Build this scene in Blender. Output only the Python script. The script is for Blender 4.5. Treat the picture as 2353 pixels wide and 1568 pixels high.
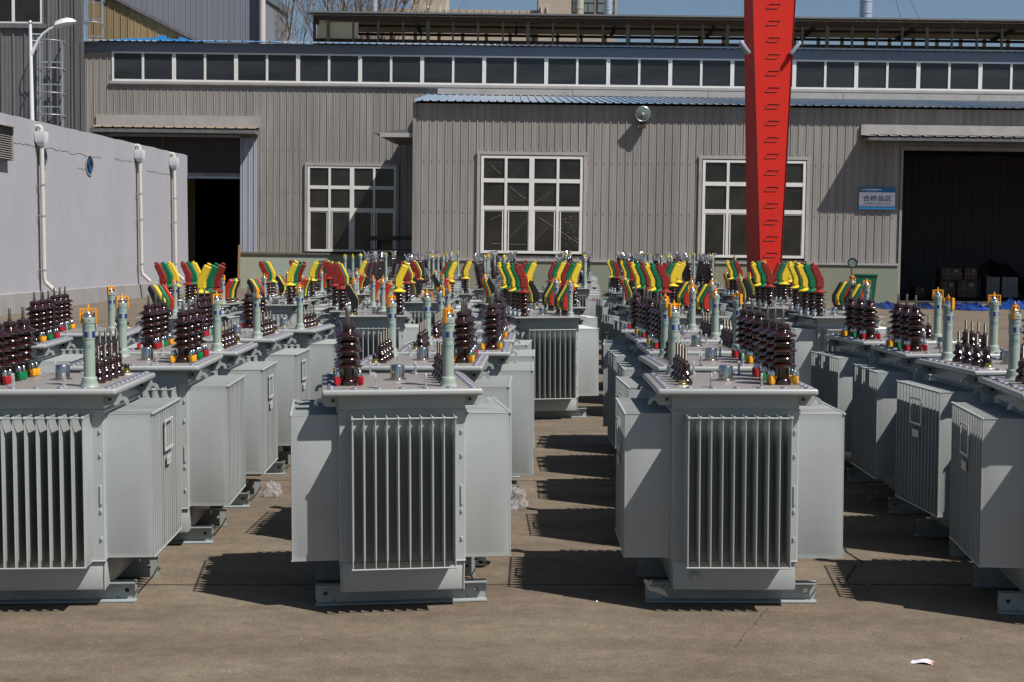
import bpy, bmesh, math, random
from mathutils import Vector, Matrix
R = random.Random(7)
S = bpy.context.scene
COL = S.collection
for o in list(bpy.data.objects): bpy.data.objects.remove(o)

# ------------------------------------------------------------------ camera, sky, sun
H = 1.764; F = 3268.0; PITCH = math.atan(196/3268.0); ROLL = .012
cam_d = bpy.data.cameras.new('camera'); cam = bpy.data.objects.new('camera', cam_d); COL.objects.link(cam)
cam_d.sensor_width = 36; cam_d.lens = 36*F/2353.0; cam_d.clip_start = .1; cam_d.clip_end = 2000
cam.location = (0, 0, H); cam.rotation_euler = (math.pi/2-PITCH, 0, 0)
S.camera = cam
SUN = Vector((.60, -.42, 1.0)).normalized()
w = bpy.data.worlds.new('World'); S.world = w; w.use_nodes = True
nt = w.node_tree; bg = nt.nodes['Background']
sky = nt.nodes.new('ShaderNodeTexSky'); sky.sky_type = 'NISHITA'; sky.sun_disc = False
sky.sun_elevation = math.asin(SUN.z); sky.sun_rotation = math.atan2(SUN.x, SUN.y)
sky.air_density = 1.0; sky.dust_density = .8; sky.ozone_density = 3.0
nt.links.new(sky.outputs[0], bg.inputs[0]); bg.inputs[1].default_value = .05
sun_d = bpy.data.lights.new('sun', 'SUN'); sun_d.energy = 4.7; sun_d.angle = math.radians(.5); sun_d.color = (1, .955, .9)
sun = bpy.data.objects.new('sun', sun_d); COL.objects.link(sun)
sun.rotation_euler = (-SUN).to_track_quat('-Z', 'Y').to_euler(); sun.location = (10, -7, 25)
S.view_settings.view_transform = 'Standard'; S.view_settings.look = 'None'
S.view_settings.exposure = .53; S.view_settings.gamma = 1

# ------------------------------------------------------------------ survey helpers (photo pixel -> metres)
def ray(x, y):
    a = (x-1176.5)/F; b = (784-y)/F
    return a, math.cos(PITCH)+b*math.sin(PITCH), -math.sin(PITCH)+b*math.cos(PITCH)
def at(x, y, D):
    r = ray(x, y); t = D/r[1]; return r[0]*t, D, H+r[2]*t
def gz(x, y, z=0):
    r = ray(x, y); t = (z-H)/r[2]; return r[0]*t, r[1]*t
def bp(x, y, D):                      # same, for the buildings, whose floor runs .7 degrees off the yard's
    p = at(x+ROLL*(y-588), y-ROLL*(x-1176.5), D); return p[0], p[2]
def tilt(p):
    m = Matrix.Translation((0, 0, H)) @ Matrix.Rotation(ROLL, 4, 'Y') @ Matrix.Translation((0, 0, -H))
    return m @ Vector(p)

# ------------------------------------------------------------------ materials
def mat(name, col, rough=.5, metal=0, var=.0, vscale=3, bump=0, bscale=40, col2=None, spec=.5, coat=0, stretch=None, dirt=0, panel=0):
    if not metal: col = tuple(c*.8 for c in col); col2 = tuple(c*.8 for c in col2) if col2 else None
    m = bpy.data.materials.new(name); m.use_nodes = True
    n = m.node_tree.nodes; l = m.node_tree.links; b = n['Principled BSDF']
    b.inputs['Base Color'].default_value = (*col, 1); b.inputs['Roughness'].default_value = rough
    b.inputs['Metallic'].default_value = metal; b.inputs['Specular IOR Level'].default_value = spec
    b.inputs['Coat Weight'].default_value = coat; b.inputs['Coat Roughness'].default_value = .08
    tc = n.new('ShaderNodeTexCoord'); mp = n.new('ShaderNodeMapping'); l.new(tc.outputs['Object'], mp.inputs[0])
    if stretch: mp.inputs['Scale'].default_value = stretch
    if var or col2:
        no = n.new('ShaderNodeTexNoise'); no.inputs['Scale'].default_value = vscale; no.inputs['Detail'].default_value = 6
        no.inputs['Roughness'].default_value = .6
        l.new(mp.outputs[0], no.inputs['Vector'])
        rp = n.new('ShaderNodeValToRGB'); l.new(no.outputs[0], rp.inputs[0])
        c2 = col2 or tuple(c*(1-var) for c in col)
        rp.color_ramp.elements[0].position = .32; rp.color_ramp.elements[1].position = .68
        rp.color_ramp.elements[0].color = (*c2, 1); rp.color_ramp.elements[1].color = (*[min(1, c*(1+var*.5)) for c in col], 1)
        out = rp.outputs[0]
        if dirt:
            n2 = n.new('ShaderNodeTexNoise'); n2.inputs['Scale'].default_value = 1.7; n2.inputs['Detail'].default_value = 8
            oi = n.new('ShaderNodeObjectInfo'); ad = n.new('ShaderNodeVectorMath'); ad.operation = 'ADD'
            l.new(tc.outputs['Object'], ad.inputs[0]); l.new(oi.outputs['Location'], ad.inputs[1]); l.new(ad.outputs[0], n2.inputs['Vector'])
            r2 = n.new('ShaderNodeValToRGB'); r2.color_ramp.elements[0].position = .5; r2.color_ramp.elements[1].position = .75
            r2.color_ramp.elements[0].color = (0, 0, 0, 1); r2.color_ramp.elements[1].color = (dirt, dirt, dirt, 1)
            l.new(n2.outputs[0], r2.inputs[0])
            mx = n.new('ShaderNodeMix'); mx.data_type = 'RGBA'; l.new(r2.outputs[0], mx.inputs[0]); l.new(out, mx.inputs[6])
            mx.inputs[7].default_value = (.22, .19, .15, 1); out = mx.outputs[2]
        if panel:                                   # sheets differ a little in age, with thin vertical dirt runs
            sp = n.new('ShaderNodeSeparateXYZ'); l.new(tc.outputs['Object'], sp.inputs[0])
            q = n.new('ShaderNodeMath'); q.operation = 'SNAP'; l.new(sp.outputs[0], q.inputs[0]); q.inputs[1].default_value = panel
            wn = n.new('ShaderNodeTexWhiteNoise'); wn.noise_dimensions = '1D'; l.new(q.outputs[0], wn.inputs['W'])
            m1 = n.new('ShaderNodeMapRange'); l.new(wn.outputs[0], m1.inputs[0]); m1.inputs[3].default_value = .90; m1.inputs[4].default_value = 1.07
            mp2 = n.new('ShaderNodeMapping'); mp2.inputs['Scale'].default_value = (5, 1, .22); l.new(tc.outputs['Object'], mp2.inputs[0])
            n4 = n.new('ShaderNodeTexNoise'); n4.inputs['Scale'].default_value = 1.6; n4.inputs['Detail'].default_value = 5; l.new(mp2.outputs[0], n4.inputs['Vector'])
            m2 = n.new('ShaderNodeMapRange'); l.new(n4.outputs[0], m2.inputs[0]); m2.inputs[1].default_value = .35; m2.inputs[2].default_value = .7; m2.inputs[3].default_value = 1.08; m2.inputs[4].default_value = .82
            mm = n.new('ShaderNodeMath'); mm.operation = 'MULTIPLY'; l.new(m1.outputs[0], mm.inputs[0]); l.new(m2.outputs[0], mm.inputs[1])
            vm = n.new('ShaderNodeVectorMath'); vm.operation = 'SCALE'; l.new(out, vm.inputs[0]); l.new(mm.outputs[0], vm.inputs['Scale']); out = vm.outputs[0]
        l.new(out, b.inputs['Base Color'])
        mr = n.new('ShaderNodeMapRange'); l.new(no.outputs[0], mr.inputs[0]); mr.inputs[3].default_value = min(1, rough*1.25); mr.inputs[4].default_value = rough*.8
        l.new(mr.outputs[0], b.inputs['Roughness'])
    if bump:
        n3 = n.new('ShaderNodeTexNoise'); n3.inputs['Scale'].default_value = bscale; n3.inputs['Detail'].default_value = 4
        l.new(mp.outputs[0], n3.inputs['Vector'])
        bu = n.new('ShaderNodeBump'); bu.inputs['Strength'].default_value = bump; bu.inputs['Distance'].default_value = .01
        l.new(n3.outputs[0], bu.inputs['Height']); l.new(bu.outputs[0], b.inputs['Normal'])
    return m
M = {}
M['paint'] = mat('grey_green_paint', (.384, .412, .406), .33, var=.07, vscale=2.5, bump=.14, bscale=4.5, dirt=.16)
M['lidtop'] = mat('dusty_lid_paint', (.26, .237, .22), .42, var=.10, vscale=6, bump=.04, bscale=60, dirt=.2)  # upward lid faces get a darker, browner tone than the rim
M['channel'] = mat('channel_paint', (.32, .36, .355), .45, var=.12, vscale=9, dirt=.35)
M['gauge'] = mat('gauge_plastic', (.32, .39, .335), .42, var=.03)
M['porcelain'] = mat('brown_porcelain', (.026, .0075, .0055), .13, spec=.6, coat=.5)
M['steel'] = mat('stainless_steel', (.55, .53, .5), .22, metal=1, var=.1, vscale=30, stretch=(1, 1, .05))
M['chrome'] = mat('bright_zinc', (.62, .63, .64), .2, metal=1)
M['cterm'] = mat('plated_clamp', (.5, .5, .52), .22, metal=.85)
M['alu'] = mat('aluminium_plate', (.62, .62, .60), .4, metal=0)
M['roofgrey'] = mat('grey_roof_sheet', (.17, .165, .165), .5, var=.15, vscale=1)
M['dulltan'] = mat('dull_tan_sheet', (.26, .21, .15), .6, var=.2, vscale=3)
M['bolt'] = mat('zinc_bolt_head', (.17, .17, .22), .45, metal=.3)
M['thread'] = mat('threaded_stud', (.20, .18, .155), .42, metal=1)
M['brass'] = mat('brass', (.55, .42, .16), .3, metal=1)
M['black'] = mat('black_rubber', (.012, .012, .014), .42)
M['orange'] = mat('orange_bracket', (.85, .33, .01), .45)
M['ybracket'] = mat('yellow_bracket', (.75, .55, .03), .45)
M['cred'] = mat('clamp_red', (.42, .008, .018), .3); M['cgreen'] = mat('clamp_green', (.0, .19, .055), .3)
M['cyellow'] = mat('clamp_yellow', (.82, .36, .01), .32); M['csilver'] = mat('clamp_pale', (.48, .55, .58), .3, metal=.4)
M['bred'] = mat('boot_red', (.25, .020, .014), .38, var=.06, vscale=8); M['bgreen'] = mat('boot_green', (.0, .165, .065), .38, var=.06, vscale=8)
M['byellow'] = mat('boot_yellow', (.80, .57, .03), .38, var=.05, vscale=8); M['bblack'] = mat('boot_black', (.010, .011, .013), .4, var=.1)
M['lred'] = mat('boot_bright_red', (.50, .028, .012), .38, var=.06, vscale=8)
M['blue'] = mat('blue_float', (.0, .04, .24), .2); M['teal'] = mat('teal_print', (.02, .22, .30), .6)
M['concrete'] = None
M['clad'] = mat('grey_cladding', (.30, .28, .26), .5, var=.10, vscale=.8, stretch=(1.6, 1, .25), dirt=.22, panel=.89)
M['clad2'] = mat('dark_cladding', (.15, .15, .152), .45, var=.10, vscale=.7, stretch=(1.5, 1, .2), dirt=.2, panel=1.01)
M['cladlight'] = mat('pale_cladding', (.38, .40, .47), .42, var=.08, vscale=1.5, stretch=(2, 1, .3))
M['tan'] = mat('tan_cladding', (.30, .22, .11), .6, var=.16, vscale=1.2, stretch=(2, 1, .2), panel=.66)
M['gwall'] = mat('grey_blue_cladding', (.22, .235, .28), .5, var=.08, vscale=.5, stretch=(1.5, 1, .2), dirt=.2)
M['flash'] = mat('white_flashing', (.40, .38, .365), .45, var=.10, vscale=2, dirt=.4)
M['fascia'] = mat('blue_grey_fascia', (.15, .185, .24), .5, var=.1, vscale=.6)
M['roofblue'] = mat('faded_blue_roof', (.15, .27, .42), .45, var=0, vscale=.33, col2=(.34, .36, .38), stretch=(1, .05, .05))
M['brightblue'] = mat('blue_roof_sheet', (.03, .27, .62), .45, var=.1, vscale=2)
M['rust'] = mat('rusty_brown_steel', (.060, .030, .017), .7, var=.3, vscale=3)
M['olive'] = mat('weathered_post', (.14, .13, .095), .7, var=.25, vscale=2)
M['soffit'] = mat('tan_soffit', (1.0, .80, .50), .6, var=.08, vscale=2)
M['upvc'] = mat('white_window_frame', (.78, .77, .74), .4, var=.08, vscale=3)
M['glass'] = mat('dark_window_glass', (.040, .036, .032), .12, vscale=.9, spec=.4, col2=(.012, .012, .012))
M['glass2'] = mat('blue_dark_glass', (.045, .047, .048), .14, vscale=1.1, spec=.35, col2=(.018, .022, .028), stretch=(.22, 1, 1.6))
M['dado'] = mat('pale_green_dado', (.34, .46, .41), .7, var=0, vscale=.5, col2=(.38, .36, .26), stretch=(1.4, 1, .3))
M['dado2'] = mat('mossy_dado', (.18, .24, .20), .8, var=0, vscale=.8, col2=(.27, .25, .16), stretch=(1, 1, .6))
M['plinthm'] = mat('stained_plinth', (.33, .32, .33), .85, vscale=1.6, col2=(.25, .235, .22), stretch=(1, 1, .35), bump=.2, bscale=4)
M['render'] = mat('white_render', (.365, .365, .40), .8, var=.07, vscale=.7, bump=.15, bscale=3, stretch=(1, 1, .5), dirt=.12)
M['pvc'] = mat('cream_pvc', (.58, .55, .50), .4, var=.05)
M['redpaint'] = mat('crane_red', (.70, .032, .022), .55, var=.04, vscale=.6, spec=.12)
M['redside'] = M['redpaint']
M['reddark'] = mat('rung_dark_red', (.09, .005, .006), .5)
M['white'] = mat('white_lamp', (.72, .76, .78), .35)
M['sign'] = mat('sign_white', (.95, .92, .98), .5); M['signblue'] = mat('sign_blue', (.0, .17, .42), .5)
M['signtext'] = mat('sign_text', (.0, .10, .24), .5); M['signgrey'] = mat('sign_grey', (.10, .16, .22), .5)
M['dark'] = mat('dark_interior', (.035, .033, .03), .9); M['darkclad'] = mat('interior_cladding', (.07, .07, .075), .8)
M['shutter'] = mat('brown_shutter', (.045, .035, .03), .6)
M['card'] = mat('cardboard', (.055, .032, .02), .8, var=.1); M['tarp'] = mat('blue_tarp', (.008, .05, .26), .45, var=.4, vscale=3)
M['bin'] = mat('green_bin', (.0, .11, .065), .4); M['stone'] = mat('beige_stone', (.44, .37, .29), .7, var=.06)
M['bark'] = mat('pale_bark', (.26, .21, .17), .9, var=.2, vscale=8); M['galv'] = mat('galvanised', (.42, .44, .50), .35, metal=.6, var=.1)
M['galvp'] = mat('galvanised_duct', (.44, .50, .60), .35, metal=.5, var=.25, vscale=4, stretch=(1, 1, 3))
M['duct'] = mat('cream_duct', (.42, .40, .32), .5, var=.1); M['frost'] = mat('lamp_glass', (.17, .21, .21), .3, spec=.5)
M['paper'] = mat('paper', (.75, .74, .78), .6); M['pink'] = mat('pink_edge', (.75, .30, .30), .6)
M['cloth'] = mat('dark_cloth', (.015, .014, .014), .9); M['wood'] = mat('raw_wood', (.30, .17, .07), .8)
M['ragm'] = mat('cream_rag', (.5, .47, .40), .9); M['redprint'] = mat('red_print', (.5, .05, .05), .6)
def film():
    m = bpy.data.materials.new('clear_film'); m.use_nodes = True; n = m.node_tree.nodes; l = m.node_tree.links
    b = n['Principled BSDF']; b.inputs['Base Color'].default_value = (.55, .55, .6, 1); b.inputs['Roughness'].default_value = .08; b.inputs['Coat Weight'].default_value = 1
    b.inputs['Alpha'].default_value = .22; return m
M['film'] = film()
def concrete():
    m = bpy.data.materials.new('yard_concrete'); m.use_nodes = True; n = m.node_tree.nodes; l = m.node_tree.links; b = n['Principled BSDF']
    tc = n.new('ShaderNodeTexCoord')
    def noise(scale, det, st=(1, 1, 1), dist=0):
        mp = n.new('ShaderNodeMapping'); mp.inputs['Scale'].default_value = st; l.new(tc.outputs['Object'], mp.inputs[0])
        x = n.new('ShaderNodeTexNoise'); x.inputs['Scale'].default_value = scale; x.inputs['Detail'].default_value = det
        x.inputs['Roughness'].default_value = .65; x.inputs['Distortion'].default_value = dist; l.new(mp.outputs[0], x.inputs['Vector']); return x.outputs[0]
    def ramp(src, p0, c0, p1, c1):
        r = n.new('ShaderNodeValToRGB'); l.new(src, r.inputs[0]); e = r.color_ramp.elements
        e[0].position = p0; e[0].color = (*c0, 1); e[1].position = p1; e[1].color = (*c1, 1); return r.outputs[0]
    def mix(fac, a, c, mode='MIX'):
        x = n.new('ShaderNodeMix'); x.data_type = 'RGBA'; x.blend_type = mode
        if isinstance(fac, float): x.inputs[0].default_value = fac
        else: l.new(fac, x.inputs[0])
        l.new(a, x.inputs[6])
        if isinstance(c, tuple): x.inputs[7].default_value = (*c, 1)
        else: l.new(c, x.inputs[7])
        return x.outputs[2]
    c = ramp(noise(.55, 8, (1, 1.3, 1), .4), .3, (.132, .102, .075), .68, (.188, .155, .114))
    c = mix(1.0, c, ramp(noise(9, 6), .3, (.78, .77, .76), .72, (1.12, 1.12, 1.12)), 'MULTIPLY')
    c = mix(1.0, c, ramp(noise(2.2, 6, (.9, 1.2, 1), 1.8), .35, (.88, .875, .87), .62, (1.04, 1.04, 1.04)), 'MULTIPLY')   # broom and tyre streaks
    c = mix(1.0, c, ramp(noise(110, 3), .38, (.66, .64, .62), .55, (1.03, 1.03, 1.03)), 'MULTIPLY')
    c = mix(1.0, c, ramp(noise(38, 5), .35, (.86, .855, .85), .65, (1.06, 1.06, 1.06)), 'MULTIPLY')
    wv = n.new('ShaderNodeTexWave'); wv.wave_type = 'RINGS'; wv.inputs['Scale'].default_value = .55; wv.inputs['Distortion'].default_value = 9; wv.inputs['Detail'].default_value = 5; wv.inputs['Detail Scale'].default_value = .7
    mpw = n.new('ShaderNodeMapping'); mpw.inputs['Location'].default_value = (6, 5, 0); l.new(tc.outputs['Object'], mpw.inputs[0]); l.new(mpw.outputs[0], wv.inputs['Vector'])
    c = mix(1.0, c, ramp(wv.outputs[0], .1, (.91, .905, .90), .75, (1.04, 1.04, 1.04)), 'MULTIPLY')
    stain = ramp(noise(.9, 4, (1, 1.6, 1), .6), .60, (0, 0, 0), .72, (.35, .35, .35)); c = mix(stain, c, (.085, .064, .047))
    spots = ramp(noise(26, 2), .68, (0, 0, 0), .72, (1, 1, 1)); c = mix(spots, c, (.09, .065, .05))
    sx = n.new('ShaderNodeSeparateXYZ'); l.new(tc.outputs['Object'], sx.inputs[0])
    def ma(op, a, v, v2=None):
        x = n.new('ShaderNodeMath'); x.operation = op
        l.new(a, x.inputs[0]) if not isinstance(a, float) else None
        if isinstance(v, float): x.inputs[1].default_value = v
        else: l.new(v, x.inputs[1])
        if v2 is not None: x.inputs[2].default_value = v2
        return x.outputs[0]
    wob = noise(3.0, 5)
    yy = ma('MULTIPLY_ADD', wob, .05, 0.0)
    ysum = ma('ADD', sx.outputs[1], yy)
    per = ma('PINGPONG', ma('ADD', ysum, -7.575+3.54*4), 1.77)       # slab joints every 3.54 m
    jt = ma('LESS_THAN', per, .012)
    jm = ma('MULTIPLY', jt, ma('GREATER_THAN', noise(5, 3), .38))
    c = mix(jm, c, (.035, .027, .022))
    l.new(c, b.inputs['Base Color']); b.inputs['Roughness'].default_value = .88; b.inputs['Specular IOR Level'].default_value = .25
    bu = n.new('ShaderNodeBump'); bu.inputs['Strength'].default_value = .35; bu.inputs['Distance'].default_value = .006
    l.new(noise(90, 4), bu.inputs['Height']); l.new(bu.outputs[0], b.inputs['Normal'])
    return m
M['concrete'] = concrete()

# ------------------------------------------------------------------ mesh builder
class MB:
    def __init__(s): s.v = []; s.f = []; s.m = []; s.s = []
    def add(s, vs, fs, m=0, sm=False):
        k = len(s.v); s.v += [tuple(p) for p in vs]
        for f in fs: s.f.append(tuple(i+k for i in f)); s.m.append(m); s.s.append(sm)
        return s
    def box(s, x0, x1, y0, y1, z0, z1, m=0):
        vs = [(x, y, z) for z in (z0, z1) for y in (y0, y1) for x in (x0, x1)]
        return s.add(vs, [(0, 2, 3, 1), (4, 5, 7, 6), (0, 1, 5, 4), (2, 6, 7, 3), (0, 4, 6, 2), (1, 3, 7, 5)], m)
    def rbox(s, x0, x1, y0, y1, z0, z1, r=.01, seg=2, m=0):
        bm = bmesh.new(); bmesh.ops.create_cube(bm, size=1)
        for v in bm.verts: v.co = Vector((x0 if v.co.x < 0 else x1, y0 if v.co.y < 0 else y1, z0 if v.co.z < 0 else z1))
        bmesh.ops.bevel(bm, geom=bm.edges[:], offset=r, segments=seg, affect='EDGES', profile=.5)
        bm.verts.index_update()
        s.add([v.co[:] for v in bm.verts], [[v.index for v in f.verts] for f in bm.faces], m, True); bm.free(); return s
    def prism(s, poly, ax, a, b, m=0, bev=0, sm=False, seg=2):
        def P(u, v, t): return {'x': (t, u, v), 'y': (u, t, v), 'z': (u, v, t)}[ax]
        n = len(poly); vs = [P(u, v, a) for u, v in poly]+[P(u, v, b) for u, v in poly]
        fs = [tuple(range(n))[::-1], tuple(range(n, 2*n))]+[(i, (i+1) % n, n+(i+1) % n, n+i) for i in range(n)]
        if bev:
            bm = bmesh.new(); bv = [bm.verts.new(p) for p in vs]
            for f in fs: bm.faces.new([bv[i] for i in f])
            bmesh.ops.recalc_face_normals(bm, faces=bm.faces)
            bmesh.ops.bevel(bm, geom=bm.edges[:], offset=bev, segments=seg, affect='EDGES', profile=.5)
            bm.verts.index_update()
            s.add([v.co[:] for v in bm.verts], [[v.index for v in f.verts] for f in bm.faces], m, True); bm.free(); return s
        return s.add(vs, fs, m, sm)
    def lathe(s, prof, c=(0, 0, 0), n=20, m=0, a0=0, a1=None, rot=None, cap=True):
        full = a1 is None; k = n if full else n+1; vs = []
        for r, z in prof:
            for i in range(k):
                a = a0+(2*math.pi*i/n if full else (a1-a0)*i/n)
                p = Vector((r*math.cos(a), r*math.sin(a), z))
                if rot: p = rot @ p
                vs.append((p.x+c[0], p.y+c[1], p.z+c[2]))
        fs = []
        for j in range(len(prof)-1):
            for i in range(n):
                i2 = (i+1) % k if full else i+1
                fs.append((j*k+i, j*k+i2, (j+1)*k+i2, (j+1)*k+i))
        if full and cap:
            if prof[0][0] > 1e-4: fs.append(tuple(range(k))[::-1])
            if prof[-1][0] > 1e-4: fs.append(tuple(range((len(prof)-1)*k, len(prof)*k)))
        return s.add(vs, fs, m, True)
    def tube(s, pts, r, n=8, m=0):
        pts = [Vector(p) for p in pts]; rr = r if isinstance(r, (list, tuple)) else [r]*len(pts); vs = []
        up = None
        for i, p in enumerate(pts):
            d = (pts[min(i+1, len(pts)-1)]-pts[max(i-1, 0)]).normalized()
            if up is None: up = d.cross(Vector((0, 0, 1)) if abs(d.z) < .9 else Vector((0, 1, 0))).normalized()
            up = (up-d*up.dot(d)).normalized(); q = d.cross(up)
            for k in range(n):
                a = 2*math.pi*k/n; vs.append(p+(up*math.cos(a)+q*math.sin(a))*rr[i])
        fs = [(i*n+k, i*n+(k+1) % n, (i+1)*n+(k+1) % n, (i+1)*n+k) for i in range(len(pts)-1) for k in range(n)]
        fs += [tuple(range(n))[::-1], tuple(range((len(pts)-1)*n, len(pts)*n))]
        return s.add(vs, fs, m, True)
    def mesh(s, name, mats, off=(0, 0, 0), ang=35, recalc=True):
        me = bpy.data.meshes.new(name)
        me.from_pydata([(x-off[0], y-off[1], z-off[2]) for x, y, z in s.v], [], s.f)
        for x in (mats if isinstance(mats, (list, tuple)) else [mats]): me.materials.append(M[x] if isinstance(x, str) else x)
        me.polygons.foreach_set('material_index', s.m); me.polygons.foreach_set('use_smooth', s.s)
        if recalc:
            bm = bmesh.new(); bm.from_mesh(me); bmesh.ops.recalc_face_normals(bm, faces=bm.faces); bm.to_mesh(me); bm.free()
        me.update(); me.set_sharp_from_angle(angle=math.radians(ang))
        return me
    def obj(s, name, mats, parent=None, off=(0, 0, 0), ang=35, recalc=True):
        return link(name, s.mesh(name, mats, off, ang, recalc), parent)
def link(name, me, parent=None, loc=(0, 0, 0), rot=(0, 0, 0)):
    o = bpy.data.objects.new(name, me); COL.objects.link(o); o.location = loc; o.rotation_euler = rot
    if parent: o.parent = parent
    return o
def tag(o, label=None, cat=None, group=None, kind=None):
    for k, v in (('label', label), ('category', cat), ('group', group), ('kind', kind)):
        if v: o[k] = v
    return o
def thing(name, label, cat, loc=(0, 0, 0), rz=0, group=None, building=False):
    o = bpy.data.objects.new(name, None); COL.objects.link(o); o.empty_display_size = .2
    if building: o.location = tilt(loc); o.rotation_euler = (0, ROLL, 0)
    else: o.location = loc; o.rotation_euler = (0, 0, rz)
    return tag(o, label, cat, group)
def kids():
    d = {}
    for o in bpy.data.objects:
        if o.parent: d.setdefault(o.parent.name, []).append(o)
    return d
def copy_tree(src, tree, parent=None):
    c = src.copy(); COL.objects.link(c)
    if parent: c.parent = parent
    for ch in tree.get(src.name, []): copy_tree(ch, tree, c)
    return c

# ------------------------------------------------------------------ ground
def gh(x, y):                                        # the yard falls slightly away from the hall on the right
    t = min(1, max(0, (y-24)/26)); t = t*t*(3-2*t)
    return t*(.165-.012*max(-60, min(60, x)))
g = MB(); xs = [-400, -200, -100, -60, -40, -30, -20, -12, -6, 0, 6, 12, 20, 30, 40, 60, 100, 200, 400]
ys = [-200, -60, -20, 0, 5, 10, 15, 20, 24]+[24+2*i for i in range(1, 20)]+[70, 90, 130, 200, 400, 900]
g.add([(x, y, gh(x, y)) for y in ys for x in xs], [(j*len(xs)+i, j*len(xs)+i+1, (j+1)*len(xs)+i+1, (j+1)*len(xs)+i) for j in range(len(ys)-1) for i in range(len(xs)-1)], 0, True)
tag(g.obj('ground', 'concrete', recalc=False), kind='structure')
def crack(pts, wd):
    mb = MB(); n = len(pts); vs = []
    for i, (px, py) in enumerate(pts):
        x, y = gz(px, py); k = wd*(.5+R.random()); vs += [(x-k, y, .004), (x+k, y+k*.4, .004)]
    mb.add(vs, [(2*i, 2*i+1, 2*i+3, 2*i+2) for i in range(n-1)])
    return tag(mb.obj('ground_crack', 'cloth', recalc=False), kind='structure')
def jag(p, q, n, amp):
    return [(p[0]+(q[0]-p[0])*i/n+R.uniform(-amp, amp), p[1]+(q[1]-p[1])*i/n+R.uniform(-amp*.3, amp*.3)) for i in range(n+1)]
crack(jag((1934, 1258), (1978, 1290), 9, 5)+jag((1976, 1296), (1960, 1312), 5, 6)+jag((1956, 1320), (1936, 1352), 8, 6), .006)
crack(jag((1765, 1400), (1715, 1455), 12, 4)+jag((1712, 1460), (1690, 1490), 8, 4), .0013)
# grit scattered over the slab
gr = MB()
for i in range(520):
    y = 2.6+R.random()**.7*12; x = R.uniform(-.42, .42)*y; k = R.choice([.002, .003, .003, .004, .006, .009]); a = R.random()*3
    pts = [(x+k*R.uniform(.7, 1.6)*math.cos(a+t*1.57), y+k*R.uniform(.7, 1.3)*math.sin(a+t*1.57), .001) for t in range(4)]
    gr.add(pts+[(x, y, k*.9)], [(0, 1, 4), (1, 2, 4), (2, 3, 4), (3, 0, 4)], R.choice([0, 0, 0, 1]))
tag(gr.obj('grit', ['olive', 'flash']), 'loose grit and crumbs scattered over the concrete slab', 'grit', kind='stuff')

# ------------------------------------------------------------------ corrugated sheets, windows
def cprof(x0, x1, pitch, phase, d, w):
    k0 = math.floor((x0-phase)/pitch)-1; pts = [(x0, 0)]
    for k in range(k0, int((x1-phase)/pitch)+2):
        c = phase+k*pitch
        for dx, h in ((-w*.5, 0), (-w*.3, d), (w*.3, d), (w*.5, 0), (pitch*.3, 0), (pitch*.33, d*.12), (pitch*.37, 0), (pitch*.63, 0), (pitch*.66, d*.12), (pitch*.70, 0)):
            if x0+.002 < c+dx < x1-.002: pts.append((c+dx, h))
    pts.append((x1, 0)); return pts
def corr(mb, x0, x1, z0, z1, Y, pitch=.2975, phase=0., d=.022, w=.05, m=0, x0t=None, z1f=None):
    pts = cprof(x0, x1, pitch, phase, d, w)
    vs = [(x, Y-h, z0) for x, h in pts]+[(x, Y-h, z1f(x) if z1f else z1) for x, h in pts]; n = len(pts)
    mb.add(vs, [(i, i+1, n+i+1, n+i) for i in range(n-1)], m)
def roofsheet(mb, x0, x1, ya, za, yb, zb, pitch, d=.04, w=.10, m=0):
    pts = cprof(x0, x1, pitch, 0, d, w); n = len(pts)
    mb.add([(x, ya, za+h) for x, h in pts]+[(x, yb, zb+h) for x, h in pts], [(i, i+1, n+i+1, n+i) for i in range(n-1)], m)
    mb.add([(x, ya, za+h-.006) for x, h in pts]+[(x, yb, zb+h-.006) for x, h in pts], [(i, n+i, n+i+1, i+1) for i in range(n-1)], m)
    mb.add([(x, ya, za+h) for x, h in pts]+[(x, ya, za+h-.006) for x, h in pts], [(i, n+i, n+i+1, i+1) for i in range(n-1)], m)
def screws(mb, x0, x1, z, Y, pitch, phase=0., m=0):
    k = math.ceil((x0-phase)/pitch)
    while phase+k*pitch < x1:
        c = phase+k*pitch+.06; mb.box(c-.014, c+.014, Y-.012, Y, z-.014, z+.014, m); k += 1
def window(root, off, x0, x1, z0, z1, Y, cols, rows, fw=.07, glass='glass', thick=(), name='window', sash=True, label=None):
    f = MB(); fd = .07
    for i in range(len(cols)+1+1):
        pass
    X = [x0]+list(cols)+[x1]; Z = [z0]+list(rows)+[z1]
    f.box(x0, x0+fw, Y-fd, Y, z0, z1); f.box(x1-fw, x1, Y-fd, Y, z0, z1)
    f.box(x0+fw, x1-fw, Y-fd, Y, z1-fw, z1); f.box(x0+fw, x1-fw, Y-fd, Y, z0, z0+fw)
    for c in cols:
        k = fw*(.95 if c in thick else .5); f.box(c-k, c+k, Y-fd-.003, Y-.003, z0+fw, z1-fw)
    for r in rows: f.box(x0+fw, x1-fw, Y-fd+.004, Y+.004, r-fw*.75, r+fw*.75)
    if sash:
        for a, b in zip(X[:-1], X[1:]):
            lo = z0+fw; hi = (rows[0] if rows else z1)-fw*.75
            for u, v, p, q in ((a+fw*.9, a+fw*1.3, lo, hi), (b-fw*1.3, b-fw*.9, lo, hi)): f.box(u, v, Y-fd+.02, Y-.012, p, q)
            f.box(a+fw*.5, b-fw*.5, Y-fd+.022, Y-.014, hi-fw*.5, hi)
    fo = f.obj(name, 'upvc', root, off)
    if label: fo['label'] = label
    p = MB(); p.box(x0+fw*.5, x1-fw*.5, Y-.025, Y-.005, z0+fw*.5, z1-fw*.5); p.obj('pane', glass, fo, off)
    return fo

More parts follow.
